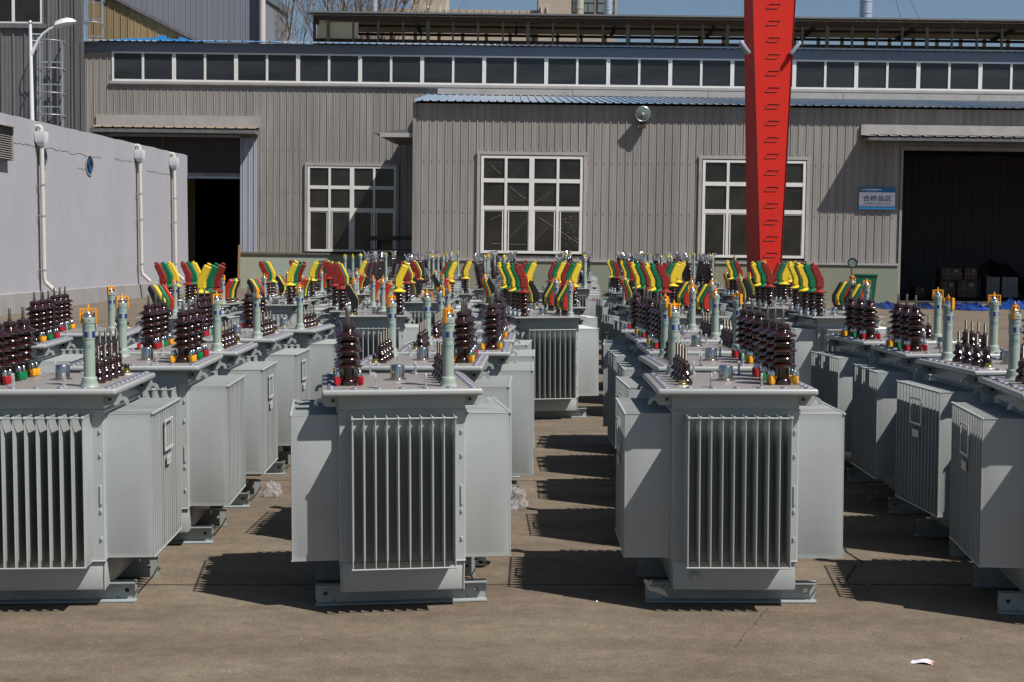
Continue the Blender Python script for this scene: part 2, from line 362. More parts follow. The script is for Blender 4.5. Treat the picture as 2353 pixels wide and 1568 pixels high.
# ------------------------------------------------------------------ factory hall
DM = 63.7; DP = 54.0
def X(x, y, D): return bp(x, y, D)[0]
def Z(x, y, D): return bp(x, y, D)[1]
base = (0, DM, .16)
hall = thing('factory_hall', 'long grey corrugated factory hall with a row of high windows behind everything', 'factory', base, building=True)
off = base
zc0, zc1 = Z(1176, 197, DM), Z(1176, 131, DM); ze = Z(1176, 107.5, DM); zs = zc0-.16
xl = X(193, 120, DM); xr = 31.0
xd0, xd1 = X(250, 400, DM), X(553, 450, DM); zd1 = Z(480, 316, DM)
zdado = Z(600, 583, DM); z0 = -.1
wx0, wx1, wz0, wz1 = X(707, 480, DM), X(910, 480, DM), Z(808, 579, DM), Z(808, 382, DM)
cx0 = X(258, 150, DM); npane = 30; cp = 70.55/F*DM*1.0
mb = MB(); Y = DM; P = .296
corr(mb, xl, cx0, zdado, ze, Y, P)                 # left of the window band (down to dado)
corr(mb, cx0, xd1+.75, zd1, zs, Y, P)
corr(mb, xl, xd0, z0, zd1, Y+.002, P)
corr(mb, xd1+.75, wx0-.1, zdado, zs, Y, P)
corr(mb, wx0-.1, wx1+.1, wz1+.12, zs, Y, P)
corr(mb, wx0-.1, wx1+.1, zdado, wz0-.08, Y, P)
corr(mb, wx1+.1, xr, zdado, zs, Y, P)
mb.box(wx0-.1, wx1+.1, Y+.02, Y+.05, wz0-.1, wz1+.12, 1)
for k in range(4):
    zz = zdado+.9+k*1.85
    if zz < zs-1: screws(mb, xd1+.8, wx0-.2, zz, Y, P, m=1); screws(mb, wx1+.2, X(945, 400, DM), zz, Y, P, m=1)
mb.box(xl-.02, xr, Y+.3, Y+.4, zs, ze-.06, 1)
mb.box(xl-.02, xl+.06, Y, Y+60, z0, ze, 0)
mb.obj('wall', ['clad', 'dark'], hall, off, recalc=False)
mb = MB(); mb.box(xl, xr, Y-.06, Y+.02, zc1+.02, ze-.01); mb.obj('fascia', 'fascia', hall, off)
mb = MB(); mb.box(cx0-.1, xr, Y-.12, Y+.02, zc0-.13, zc0-.015); mb.box(cx0-.1, xr, Y-.07, Y+.02, zc0-.19, zc0-.132); mb.obj('sill', 'flash', hall, off)
for i in range(npane):
    a = cx0+i*cp; b = a+cp
    if a > xr-1: break
    f = MB(); lw = .085 if i % 2 == 0 else .05; rw = .05 if i % 2 == 0 else .085
    zt, zb = zc1+.02, zc0-.012
    f.box(a, a+lw, Y-.05, Y+.02, zb, zt); f.box(b-rw, b-.002, Y-.05, Y+.02, zb, zt)
    f.box(a+lw, b-rw, Y-.05, Y+.02, zt-.07, zt); f.box(a+lw, b-rw, Y-.05, Y+.02, zb, zb+.09)
    fo = f.obj('clerestory_window', 'upvc', hall, off)
    pz = MB(); pz.box(a+.03, b-.03, Y-.01, Y+.01, zb+.03, zt-.03); pz.obj('pane', 'glass2', fo, off)
mb = MB()
for (px_, ya_, yb_, wd) in ((439, 330, 420, .05), (652, 345, 400, .04), (442, 190, 235, .03), (705, 560, 590, .10), (1168, 205, 228, .05), (590, 470, 520, .03)):
    x_ = X(px_*.575 if px_ < 700 else px_, 300, DM); a_ = Z(300, ya_*.9, DM); b_ = Z(300, yb_*.9, DM); n_ = 8
    vs = [];
    for i in range(n_+1): k_ = wd*(1-i/n_)**.6*(.7+.5*R.random()); vs += [(x_-k_/2, DM-.026, a_+(b_-a_)*i/n_), (x_+k_/2, DM-.026, a_+(b_-a_)*i/n_)]
    mb.add(vs, [(2*i, 2*i+1, 2*i+3, 2*i+2) for i in range(n_)])
mb.obj('rust_streak', 'tan', hall, off, recalc=False)
# roof, sheets running up to the ridge ventilator
zv = Z(1176, 103.5, 74); mb = MB()
roofsheet(mb, xl-.15, xr, Y-.33, ze, 76, ze+(zv-ze)*(76-Y+.33)/(74-Y+.33), .32)
mb.obj('roof', 'roofblue', hall, off, recalc=False)
mb = MB(); xa = X(365, 90, DM); xb_ = X(640, 92, DM)
roofsheet(mb, xa, xb_, Y-.34, ze+.02, Y+1.6, ze+.30, .6); mb.obj('roof_sheet', 'brightblue', hall, off, recalc=False)['label'] = 'bright blue roof sheets at the left end'
mb = MB(); P2 = [bp(u, v, DM+.3) for u, v in ((222, 97), (232, 92), (262, 90.5), (300, 88.5), (362, 87.5), (363, 82.5), (381, 82), (384, 88.5), (410, 91), (414, 85), (426, 88), (437, 93), (437, 98))]
mb.prism(P2, 'y', DM+.3, DM+.33); mb.obj('upstand', 'brightblue', hall, off)
# dado
mb = MB(); mb.box(xd1, X(1000, 600, DM), Y-.10, Y+.0, z0, zdado-.03); mb.box(xd1-.02, X(1000, 600, DM), Y-.16, Y-.0, zdado-.028, zdado+.06, 1)
mb.obj('dado', ['dado', 'olive'], hall, off)
# big door: jamb, lintel, roller shutter, canopy
mb = MB(); mb.box(xd1, xd1+.08, Y-.08, Y+.3, zdado+.062, zd1); corr(mb, xd1+.08, xd1+.75, zdado+.062, zd1, Y-.03, .24, d=.03)
mb.box(xd0, xd1, Y-.05, Y+.1, zd1-.0, zd1+.22); mb.obj('door_frame', 'cladlight', hall, off, recalc=False)
zsb = Z(490, 405, DM); mb = MB()
k = zsb+.16
while k < zd1: mb.box(xd0, xd1, Y+.30, Y+.34, k, k+.115); k += .12
mb.box(xd0, xd1, Y+.26, Y+.36, zsb, zsb+.15, 1); mb.box(xd0, xd1, Y+.25, Y+.37, zsb-.1, zsb-.002, 2)
mb.obj('roller_shutter', ['shutter', 'clad', 'galv'], hall, off)
zca = Z(400, 298, DM); xca, xcb = X(207, 295, DM-.9), X(587, 300, DM-.9)
mb = MB(); roofsheet(mb, xca, xcb, Y-1.0, zca, Y-.05, zca+.14, .45, m=0)
mb.box(xca, xcb, Y-.97, Y-.04, zca-.22, zca-.06, 1)
mb.box(X(222, 280, DM), xcb+.05, Y-.09, Y-.035, zca+.12, zca+.62, 2)
mb.obj('door_canopy', ['dulltan', 'clad2', 'flash'], hall, off, recalc=False)
# window
cs = [X(757.7, 480, DM), X(809, 480, DM), X(859.8, 480, DM)]; rs = [Z(808, 482.5, DM), Z(808, 431.5, DM)]
window(hall, off, wx0, wx1, wz0, wz1, Y-.0, cs, rs, fw=.10, thick=(cs[1],))
mb = MB(); mb.box(wx0-.12, wx1+.12, Y-.09, Y+.01, wz1+.002, wz1+.12); mb.box(wx0-.12, wx0-.02, Y-.09, Y+.01, wz0, wz1); mb.box(wx1+.02, wx1+.12, Y-.09, Y+.01, wz0, wz1)
mb.obj('window_trim', 'flash', hall, off)
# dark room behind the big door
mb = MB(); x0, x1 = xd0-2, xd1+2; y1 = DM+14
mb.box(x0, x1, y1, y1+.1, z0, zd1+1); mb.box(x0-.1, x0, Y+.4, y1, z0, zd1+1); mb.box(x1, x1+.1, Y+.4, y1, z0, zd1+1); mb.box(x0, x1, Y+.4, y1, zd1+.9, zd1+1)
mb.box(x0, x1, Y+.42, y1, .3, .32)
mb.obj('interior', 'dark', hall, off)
# ridge ventilator
DV = 72.0; vx0 = X(720, 70, DV); vx1 = 33.0; vz1 = Z(1176, 52, DV); vz0 = Z(1176, 104, DV); pv = 56.7/F*DV
vent = MB()
k = 0
while vx0+k*pv < vx1:
    c = vx0+.75+k*pv; wd = .10 if k % 4 else .17; vent.box(c-wd/2, c+wd/2, DV-.05, DV+.06, vz0, vz1+.2, 0)
    c2 = c+.35; vent.box(c2-.09, c2+.09, DV+3.7, DV+3.8, vz0-.3, vz1+.3, 2); k += 1
vent.box(vx0, vx0+.12, DV-.1, DV+.1, vz0-.4, vz1+.3, 1); vent.box(vx0, vx0+.1, DV+3.6, DV+3.8, vz0, vz1+.3, 1)
vent.box(vx0, vx1, DV-.06, DV+.02, vz1-.0, vz1+.26, 1); vent.box(vx0, vx1, DV-.03, DV+.03, vz0-.05, vz0+.07, 0)
vent.box(vx0, vx1, DV+.3, DV+.4, vz0-.5, vz0+.26, 1)
vent.box(vx0, vx1, DV+3.61, DV+3.71, vz0+.95, vz0+1.08, 1); vent.box(vx0, vx1, DV+1.8, DV+1.9, vz0+1.12, vz0+1.22, 1); vent.box(vx0, vx1, DV+3.6, DV+3.7, vz0-.2, vz0+.68, 1)
vent.box(vx0, vx1, DV+3.72, DV+3.75, vz0+1.13, vz0+2.2, 2)
vent.box(vx0+.12, vx0+2.2, DV+.5, DV+.54, vz0, vz1, 2)
for k in range(13): c = vx0+k*4*pv+.1; vent.box(c, c+.12, DV+.1, DV+3.6, vz1-.15, vz1+.05, 1)
vent.obj('ridge_ventilator', ['olive', 'rust', 'soffit'], hall, off)
mb = MB(); roofsheet(mb, vx0-.2, vx1, DV-.2, vz1+.24, DV+4.5, vz1+.59, .55, m=0); mb.obj('ventilator_roof', 'soffit', hall, off, recalc=False)
mb = MB(); roofsheet(mb, vx0-.26, vx1, DV-.82, vz1+.262, DV+4.62, vz1+.642, .55, m=0); mb.box(vx0-.27, vx1, DV-.87, DV-.825, vz1+.235, vz1+.315); mb.obj('ventilator_roof_sheet', 'roofgrey', hall, off, recalc=False)
# flues
def flue(x, wpx, ytop, ybot, D, m, lab, seam=True):
    X0, z_0 = bp(x, ybot+8, D); z_1 = Z(x, ytop, D); r = wpx/2/F*D
    t = thing('flue_pipe', lab, 'flue', (X0, D, z_0), building=True, group='flues on the factory roof')
    pr = [(r, -.6), (r, 0)]; z = 0
    while z < z_1-z_0:
        pr += [(r, z+.55), (r*1.06, z+.56), (r*1.06, z+.60), (r, z+.61)]; z += .61
    b = MB(); b.lathe(pr, n=20); b.obj('pipe', m, t)
    b = MB(); b.lathe([(r*1.5, -.45), (r*1.25, -.2), (r*1.02, .02)], n=20); b.obj('flashing_collar', m, t)
flue(860, 15, -60, 34, 76, 'galv', 'thin dull metal flue rising in front of the bare trees')
flue(1330, 21, -60, 38, 78, 'duct', 'cream flue beside the beige block windows')
flue(1397, 19, -60, 40, 78, 'galvp', 'silver flue just right of the cream flue')
flue(1989, 28, -60, 48, 78, 'galvp', 'thickest silver flue, right of the red crane leg')
flue(1823, 10, 24, 44, 80, 'galv', 'short stub flue peeking out right behind the red crane leg')

# ------------------------------------------------------------------ annex in front of the hall
base = (0, DP, .16); off = base
an = thing('factory_annex', 'grey corrugated annex with shallow blue-grey roof, three white windows and a big door', 'factory', base, building=True)
ax0 = X(950, 400, DP); ax1 = 27.0; ze = Z(1176, 240, DP); zdd = Z(2055, 609, DP); Y = DP
W1 = (X(1103, 470, DP), X(1340, 470, DP), Z(1221, 583, DP), Z(1221, 357, DP))
W2 = (X(1611, 480, DP), X(1851, 480, DP), Z(1731, 593, DP), Z(1731, 367, DP))
dx0, dx1, dz1 = X(2066, 500, DP), 26.0, Z(2200, 347, DP)
mb = MB(); ph = .11
def cols(x0, x1, zb, zt): corr(mb, x0, x1, zb, zt, Y, P, ph)
cols(ax0, W1[0]-.1, zdd, ze); cols(W1[0]-.1, W1[1]+.1, W1[3]+.1, ze); cols(W1[0]-.1, W1[1]+.1, zdd-.4, W1[2]-.08)
cols(W1[1]+.1, W2[0]-.1, zdd, ze); cols(W2[0]-.1, W2[1]+.1, W2[3]+.1, ze); cols(W2[0]-.1, W2[1]+.1, zdd-.4, W2[2]-.08)
cols(W2[1]+.1, dx0, zdd, ze); cols(dx0, ax1, dz1+.14, ze)
for zz in (zdd+1.78, zdd+3.7):
    for u, v in ((ax0, W1[0]), (W1[1]+.1, W2[0]-.1), (W2[1]+.1, dx0-.1)): screws(mb, u, v, zz, Y, P, ph, 1)
for u, v in ((W1[0]-.1, W1[1]+.1), (W2[0]-.1, W2[1]+.1)): screws(mb, u, v, W1[3]+.17 if u < 3 else W2[3]+.17, Y, P, ph, 1)
screws(mb, W2[1]+.1, dx0-.1, zdd+.07, Y, P, ph, 1)
mb.box(W1[0]-.1, W1[1]+.1, Y+.02, Y+.05, W1[2]-.1, W1[3]+.1, 1); mb.box(W2[0]-.1, W2[1]+.1, Y+.02, Y+.05, W2[2]-.1, W2[3]+.1, 1)
mb.box(ax0-.03, ax0+.10, Y-.045, Y-.0, z0, ze, 0); mb.box(ax0-.03, ax0+.02, Y, DM-.05, z0, ze, 0)
mb.add([(ax0, Y, ze), (ax0, DM, ze), (ax0, DM, ze+1.4)], [(0, 1, 2)])
mb.obj('wall', ['clad', 'dark'], an, off, recalc=False)
mb = MB(); mb.box(ax0+.12, dx0, Y-.07, Y+.03, z0, zdd-.03); mb.box(ax0+.12, dx0, Y-.12, Y+.0, zdd-.028, zdd+.05, 1); mb.obj('dado', ['dado2', 'flash'], an, off)
zra = Z(1500, 238, DP-.35); zrb = Z(1176, 221, DM)
mb = MB(); roofsheet(mb, ax0-.12, ax1, DP-.31, zra, DM-.05, zrb, .2975*1.05, d=.04, w=.09); mb.obj('roof', 'roofblue', an, off, recalc=False)
mb = MB(); xf = X(1006, 215, DM)
k = xf; zf0, zf1 = Z(1176, 220.5, DM), Z(1176, 205.5, DM)
while k < xr:
    mb.box(k, k+5.98, DM-.12-.01*R.random(), DM-.05, zf0+.02, zf1-.015*R.random()); k += 6
mb.obj('flashing', 'flash', an, off)
def w12(Wn, xs, ys, lab):
    cs = [X(v, 480, DP) for v in xs]; rs = [Z((xs[0]+xs[-1])/2, v, DP) for v in ys]
    window(an, off, Wn[0]+.03, Wn[1]-.03, Wn[2], Wn[3]-.03, Y, cs, rs, fw=.10, thick=(cs[1],), label=lab)
    t = MB(); t.box(Wn[0]-.14, Wn[1]+.14, Y-.09, Y+.01, Wn[3]+.002, Wn[3]+.12); t.box(Wn[0]-.12, Wn[0]-.0, Y-.085, Y+.01, Wn[2]-.1, Wn[3]); t.box(Wn[1]+.0, Wn[1]+.12, Y-.085, Y+.01, Wn[2]-.1, Wn[3])
    t.obj('window_trim', 'flash', an, off)
def cords(pts, nspeck, x0, x1, ya, yb):
    b = MB()
    for (xa_, ya_, xb2, yb_) in pts:
        p, q = bp(xa_, ya_, DP-.04), bp(xb2, yb_, DP-.04); b.tube([(p[0], DP-.031, p[1]), (q[0], DP-.031, q[1])], .010, 4)
    for i in range(nspeck):
        p = bp(R.uniform(x0, x1), R.uniform(ya, yb), DP-.04); k_ = R.uniform(.008, .022); b.box(p[0]-k_, p[0]+k_, DP-.030, DP-.027, p[1]-k_, p[1]+k_)
    b.obj('glass_marks', 'olive', an, off)
cords([(1126, 506, 1160, 490), (1170, 547, 1215, 500), (1230, 552, 1262, 520), (1238, 500, 1330, 560), (1225, 470, 1268, 440), (1172, 430, 1206, 458), (1130, 560, 1210, 563), (1128, 380, 1150, 400)], 60, 1285, 1330, 490, 570)
w12(W1, (1162, 1221, 1281), (479, 416), 'middle window, its glass flecked with dust')
w12(W2, (1671, 1730, 1790), (487, 424), 'window half hidden by the red crane leg, rust stained frame')
# door opening, canopy, interior
mb = MB(); mb.box(dx0, dx0+.09, Y-.06, Y+.2, z0, dz1); mb.box(dx0, dx1+1, Y-.05, Y+.1, dz1+.0, dz1+.15); mb.obj('door_frame', 'clad', an, off)
zca = Z(2100, 313, DP-1.1); xca = X(1995, 312, DP-1.1)
mb = MB(); roofsheet(mb, xca, dx1+1, Y-1.15, zca, Y-.05, zca+.12, .42); mb.box(xca+.03, dx1+1, Y-1.12, Y-.04, zca-.17, zca-.05, 1)
mb.box(xca-.02, dx1+1, Y-.10, Y-.035, zca+.08, zca+.50, 2); mb.obj('door_canopy', ['flash', 'clad2', 'flash'], an, off, recalc=False)
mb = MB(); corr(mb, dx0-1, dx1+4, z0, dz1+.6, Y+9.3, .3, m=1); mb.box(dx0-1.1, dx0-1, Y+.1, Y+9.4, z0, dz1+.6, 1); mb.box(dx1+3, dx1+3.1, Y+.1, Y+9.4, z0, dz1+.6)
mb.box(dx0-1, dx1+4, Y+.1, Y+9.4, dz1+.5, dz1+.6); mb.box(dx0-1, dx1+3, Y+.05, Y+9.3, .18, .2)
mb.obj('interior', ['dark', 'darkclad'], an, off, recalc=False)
# awning on the annex's left side
za = Z(864, 306, DP); xa = X(858, 305, DP)
mb = MB(); mb.prism([(xa, za), (ax0-.03, za+.18), (ax0-.03, za-.05), (xa+.25, za-.05)], 'y', DP+.1, DM-.3); mb.box(xa+.24, ax0-.03, DP+.06, DP+.1, za-.14, za+.02, 1)
mb.v = [(x, y, z+(y-DP)*.035) for x, y, z in mb.v]
mb.obj('side_awning', ['clad2', 'flash'], an, off)
# flood lamp on the annex wall
lx, lz = bp(1477.5, 262, DP-.45)
t = thing('wall_lamp', 'round glass-fronted flood lamp under the annex eaves', 'lamp', (lx, DP-.05, lz-.45), building=True)
rot = Matrix.Rotation(math.radians(98), 3, 'X')
b = MB(); b.lathe([(.10, -.30), (.16, -.22), (.26, -.03), (.285, 0), (.27, .012), (.255, .0)], (0, -.40, .45), 28, rot=rot, cap=False); b.obj('reflector', 'galv', t, recalc=False)
b = MB(); b.lathe([(.258, .004), (.2, .02), (.08, .035), (.001, .04)], (0, -.40, .45), 28, rot=rot); b.obj('lens', 'frost', t)
b = MB(); b.lathe([(.05, .035), (.04, .06), (.001, .065)], (0, -.40, .45), 12, rot=rot); b.obj('bulb', 'white', t)
b = MB(); b.box(-.10, .12, -.32, -.03, -.06, .16); b.obj('ballast_box', 'rust', t)
b = MB(); b.tube([(0, -.03, .02), (0, -.2, .1), (0, -.25, .36)], .018); b.obj('bracket', 'galv', t)
# sign
def text(body, size, x, y, z, m, parent, al='CENTER', bold=0., sx=1):
    cu = bpy.data.curves.new('lettering', 'FONT'); cu.body = body; cu.size = size; cu.align_x = al; cu.extrude = .002; cu.offset = bold
    o = bpy.data.objects.new('lettering', cu); COL.objects.link(o)
    bpy.context.view_layer.update()
    me = bpy.data.meshes.new_from_object(o.evaluated_get(bpy.context.evaluated_depsgraph_get())); bpy.data.objects.remove(o)
    me.materials.clear(); me.materials.append(M[m])
    q = link('lettering', me, parent, (x, y, z), (math.pi/2, 0, 0)); q.scale = (sx, 1, 1); return q
sx0, sz1 = bp(1975, 431, DP-.1); sx1, sz0 = bp(2056, 482, DP-.1); sw = sx1-sx0; sh = sz1-sz0
t = thing('wall_sign', 'blue and white Chinese sign beside the big right door', 'sign', (sx0, DP-.07, sz0), building=True)
b = MB(); b.box(0, sw, -.03, 0, 0, sh); b.obj('panel', 'sign', t)
b = MB(); b.box(0, sw, -.034, -.031, sh*.78, sh); b.box(0, sw, -.034, -.031, 0, sh*.13); b.box(0, sw, -.034, -.031, sh*.16, sh*.172); b.obj('blue_band', 'signblue', t)
text('合格品区', .235, sw*.51, -.034, sh*.40, 'signtext', t, bold=.004, sx=1.18)
text('Qualified Products Area', .098, sw*.505, -.034, sh*.235, 'signgrey', t, sx=1.02)
b = MB(); b.lathe([(.045, 0), (.045, .004)], (.115, -.036, sh*.89), 16, rot=Matrix.Rotation(math.pi/2, 3, 'X')); b.obj('emblem', 'pink', t)
b = MB()
for i in range(12): b.box(.20+i*.052, .24+i*.052, -.037, -.035, sh*.875, sh*.935)
b.box(.20, .66, -.037, -.035, sh*.83, sh*.838); b.obj('small_lettering', 'sign', t)

# ------------------------------------------------------------------ buildings at upper left
base = (X(90, 400, 62), 62, .2); off = base
tw = thing('grey_tower', 'dark grey corrugated tower building at the left edge', 'building', base, building=True)
Y = 62.0; tx0, tx1 = X(-260, 300, Y), X(192, 300, Y); tz = Z(90, -120, Y); zw = Z(60, 52, Y)
xw1 = X(97, 30, Y); xw0 = X(-60, 30, Y); xm = X(32, 30, Y)
mb = MB(); corr(mb, tx0, xw1+.15, z0, zw-.25, Y, .505, .1, d=.05, w=.09); corr(mb, xw1+.15, tx1-.35, z0, tz, Y, .505, .1, d=.05, w=.09); corr(mb, tx0, xw1+.15, zw+3, tz, Y, .505, .1, d=.05)
mb.box(tx1-.35, tx1, Y-.06, Y+.0, z0, tz); mb.add([(tx1, Y, z0), (tx1, Y, tz), (tx1-7, Y+22, tz), (tx1-7, Y+22, z0)], [(0, 1, 2, 3)]); mb.add([(tx0, Y, tz), (tx1, Y, tz), (tx1-7, Y+22, tz), (tx0, Y+22, tz)], [(0, 1, 2, 3)]); mb.box(tx0, tx1, Y+.06, Y+.1, z0, tz)
mb.box(X(188, 300, Y), X(196, 300, Y), Y-.1, Y-.062, z0, Z(190, 96, Y)); mb.obj('wall', 'clad2', tw, off, recalc=False)
mb = MB(); mb.box(tx0, xw1+.2, Y-.14, Y, zw-.26, zw-.06); mb.obj('window_ledge', 'clad2', tw, off)
window(tw, off, xw0, xw1, zw-.05, zw+3, Y-.01, (xm,), (), fw=.06, thick=(xm,), sash=False)
# caged ladder
def ladder(root, x, Y, za, zb, half, tgt, hoops):
    b = MB()
    for s in (-half, half): b.box(x+s-.04, x+s+.04, Y-.36, Y-.28, za, zb)
    z = za
    while z < zb: b.box(x-half, x+half, Y-.35, Y-.29, z, z+.06); z += tgt
    for z in hoops:
        pts = [(x-half-.05, Y-.3, z)]+[(x+math.cos(a)*(half+.08), Y-.33+math.sin(a)*.62, z) for a in [math.pi+math.pi*i/10 for i in range(11)]]+[(x+half+.05, Y-.3, z)]
        b.tube(pts, .022, 5)
        b.box(x-half-.02, x-half+.02, Y-.3, Y, z-.03, z+.03); b.box(x+half-.02, x+half+.02, Y-.3, Y, z-.03, z+.03)
    for i in (1, 4, 6, 9):
        a = math.pi+math.pi*i/10; b.tube([(x+math.cos(a)*(half+.08), Y-.33+math.sin(a)*.62, hoops[0]), (x+math.cos(a)*(half+.08), Y-.33+math.sin(a)*.62, hoops[-1])], .014, 5)
    return b
lx_ = X(124, 200, Y); hz = [Z(124, v, Y) for v in (268, 218, 162, 99)]
ladder(tw, lx_, Y, Z(124, 300, Y), Z(124, 99, Y), .48, .95, hz).obj('caged_ladder', 'galv', tw, off)
Y2 = DM+1.2; lx2 = X(222, 30, Y2); hz = [Z(222, v, Y2) for v in (58, 4, -60)]
ladder(tw, lx2, Y2, Z(222, 88, Y2), Z(222, -90, Y2), .35, .75, hz).obj('caged_ladder', 'galv', tw, off)
# tan gable
base = (X(300, 60, 70), 70, .2); off = base
tg = thing('tan_shed', 'tan corrugated gable rising over the blue roof edge', 'building', base, building=True)
Y = 70.0; a0, za_ = bp(206, -60, Y); a1, z1_ = bp(448, 95, Y); aT, zT = bp(263, 0, Y)
sl = (zT-z1_)/(aT-a1); f1 = lambda x: z1_+(x-a1)*sl
mb = MB(); corr(mb, a0, a1, z0, 0, Y, .33, z1f=f1, d=.03, w=.06); mb.box(a0-.05, a0, Y, Y+1.4, z0, f1(a0)); mb.obj('wall', 'tan', tg, off, recalc=False)
mb = MB(); mb.prism([(a0-.4, f1(a0-.4)), (a1+.4, f1(a1+.4)), (a1+.4, f1(a1+.4)+.16), (a0-.4, f1(a0-.4)+.16)], 'y', Y-.18, Y+.4); mb.obj('roof', 'clad2', tg, off)
# grey blue building behind
base = (X(450, 60, 84), 84, .2); off = base
gb = thing('grey_gable_building', 'tall blue-grey building with a cream pipe on its corner', 'building', base, building=True)
Y = 84.0; a0 = X(200, 50, Y); a1 = X(600, 50, Y); zt = Z(400, -160, Y); D2 = 84+26; zt2 = Z(664, 36, D2)
mb = MB(); corr(mb, a0, a1, z0, zt, Y, .32, d=.02, w=.05); mb.obj('wall', 'gwall', gb, off, recalc=False)
# side wall going back to the right
mb = MB(); b2 = X(661, 60, D2); n = 60; vs = []; zs_a = Z(600, -5, Y)
for i in range(n*4+1):
    t_ = i/(n*4); xx = a1+(b2-a1)*t_; yy = Y+(D2-Y)*t_; o_ = .05 if i % 4 in (1, 2) else 0
    vs += [(xx+o_, yy-o_*.3, z0), (xx+o_, yy-o_*.3, zs_a+(zt2-zs_a)*t_)]
mb.add(vs, [(2*i, 2*i+2, 2*i+3, 2*i+1) for i in range(n*4)]); mb.obj('side_wall', 'gwall', gb, off, recalc=False)
mb = MB(); mb.prism([(a1-.1, Y-.1), (a1+.15, Y-.1), (b2+.2, D2), (b2-.2, D2)], 'z', 0, .5)
mb.v = [(x, y, z+zs_a+(zt2-zs_a)*(y-Y)/(D2-Y)) for x, y, z in mb.v]; mb.obj('roof_edge', 'fascia', gb, off)
mb = MB(); px = X(601.5, 50, Y-.5); mb.lathe([(.19, z0), (.19, zt)], (px, Y-.35, 0), 16); mb.obj('downpipe', 'pvc', gb, off)
# beige block far away
base = (0, 150, 0); off = base
bb = thing('beige_block', 'far beige tiled building with dark windows above the factory roof', 'building', base, building=True); Y = 150.0
zp = Z(1040, 22, Y); zl = Z(1040, 70, Y)
mb = MB(); mb.box(X(822, 30, Y), X(1245, 30, Y), Y, Y+14, 0, zp)
mb.box(X(943, 10, Y), X(1024, 10, Y), Y+1, Y+9, zp-.5, Z(980, -30, Y)); mb.box(X(1237, 10, Y), X(1312, 10, Y), Y-.6, Y+10, 0, Z(1270, -40, Y))
mb.box(X(1310, 10, Y), X(1417, 10, Y), Y-.3, Y+12, 0, Z(1360, -30, Y)); mb.obj('wall', 'stone', bb, off)
mb = MB()
for i in range(24):
    u = X(830+i*17.3, 30, Y); mb.box(u, u+.05, Y-.03, Y-.005, zl, zp-.02)
mb.box(X(824, 30, Y), X(1236, 30, Y), Y-.025, Y-.004, Z(1040, 34, Y), Z(1040, 33, Y)); mb.obj('tile_joints', 'olive', bb, off)
for (a, b_) in ((1315, 1332), (1336, 1366), (1371, 1412)):
    w_ = MB(); w_.box(X(a, 10, Y), X(b_, 10, Y), Y-.4, Y-.31, Z(1360, 32, Y), Z(1360, -12, Y)); wo = w_.obj('window', 'black', bb, off)
    g_ = MB(); mid = (a+b_)/2
    g_.box(X(a+2, 10, Y), X(mid-1, 10, Y), Y-.43, Y-.405, Z(1360, 30, Y), Z(1360, 11, Y)); g_.box(X(mid+1, 10, Y), X(b_-2, 10, Y), Y-.43, Y-.405, Z(1360, 30, Y), Z(1360, 11, Y))
    g_.box(X(a+2, 10, Y), X(b_-2, 10, Y), Y-.43, Y-.405, Z(1360, 8, Y), Z(1360, -9, Y)); g_.obj('pane', 'frost', wo, off)
mb = MB()
for a in (1012, 1026, 1243, 1256, 979): mb.box(X(a, 10, Y), X(a+1.5, 10, Y), Y-.8, Y-.65, Z(a, 32, Y), Z(a, 16, Y))
mb.box(X(1197-217, 10, Y), X(1203-217, 10, Y), Y+.9, Y+.98, Z(980, 15, Y), Z(980, 9, Y)); mb.obj('roof_fittings', 'white', bb, off)

# ------------------------------------------------------------------ white rendered building at left
def wl(D): return -12.5-.0615*(55-D), D
wb = thing('white_building', 'low white rendered building with cream rain pipes at the left', 'building', (-12.5, 55, gh(-12.5, 55)-.05))
off = tuple(wb.location); dirv = Vector((.0615, 1, .0043)).normalized(); nrm = Vector((1, -.0615, 0)).normalized()
L0, L1 = -46.0, 0.0; ztop = at(437, 357, 55)[2]; zg = gh(-12.5, 55)
def wp(s, h, o=0.): p = Vector((-12.5, 55, 0))+dirv*s+nrm*o; return (p.x, p.y, p.z+h)
mb = MB(); n = 90; topz = [ztop+R.uniform(-.012, .012) for _ in range(n+1)]
vs = []
for i in range(n+1):
    s_ = L0+(L1-L0)*i/n; vs += [wp(s_, -.6), wp(s_, topz[i]), wp(s_, topz[i], -9), wp(s_, -.6, -9)]
fs = [(4*i, 4*i+4, 4*i+5, 4*i+1) for i in range(n)]+[(4*i+1, 4*i+5, 4*i+6, 4*i+2) for i in range(n)]+[(4*i+2, 4*i+6, 4*i+7, 4*i+3) for i in range(n)]+[(0, 1, 2, 3), (4*n, 4*n+3, 4*n+2, 4*n+1)]
mb.add(vs, fs); mb.obj('wall', 'render', wb, off)
zlg = at(344*1.0, 650.5, 55-(55-55)*1)[2]
D_at344 = None
def solveD(x):                     # distance at which the wall plane crosses photo column x
    lo, hi = 5., 60.
    for _ in range(50):
        m_ = (lo+hi)/2
        if wl(m_)[0]/m_ < (x-1176.5)/F: lo = m_
        else: hi = m_
    return lo
dl = solveD(344); zlg = at(344, 650.5, dl)[2]
mb = MB(); q = [wp(L0, -.6, .05), wp(L1, -.6, .05), wp(L1, zlg, .05), wp(L0, zlg, .05), wp(L0, zlg+.02, 0), wp(L1, zlg+.02, 0)]
mb.add(q, [(0, 1, 2, 3), (3, 2, 5, 4)]); mb.obj('plinth', 'plinthm', wb, off, recalc=False)
mb = MB()
for i in range(4): pass
vs = [wp(-.4, ztop-.9, .0), wp(.12, ztop-.9, .0)]
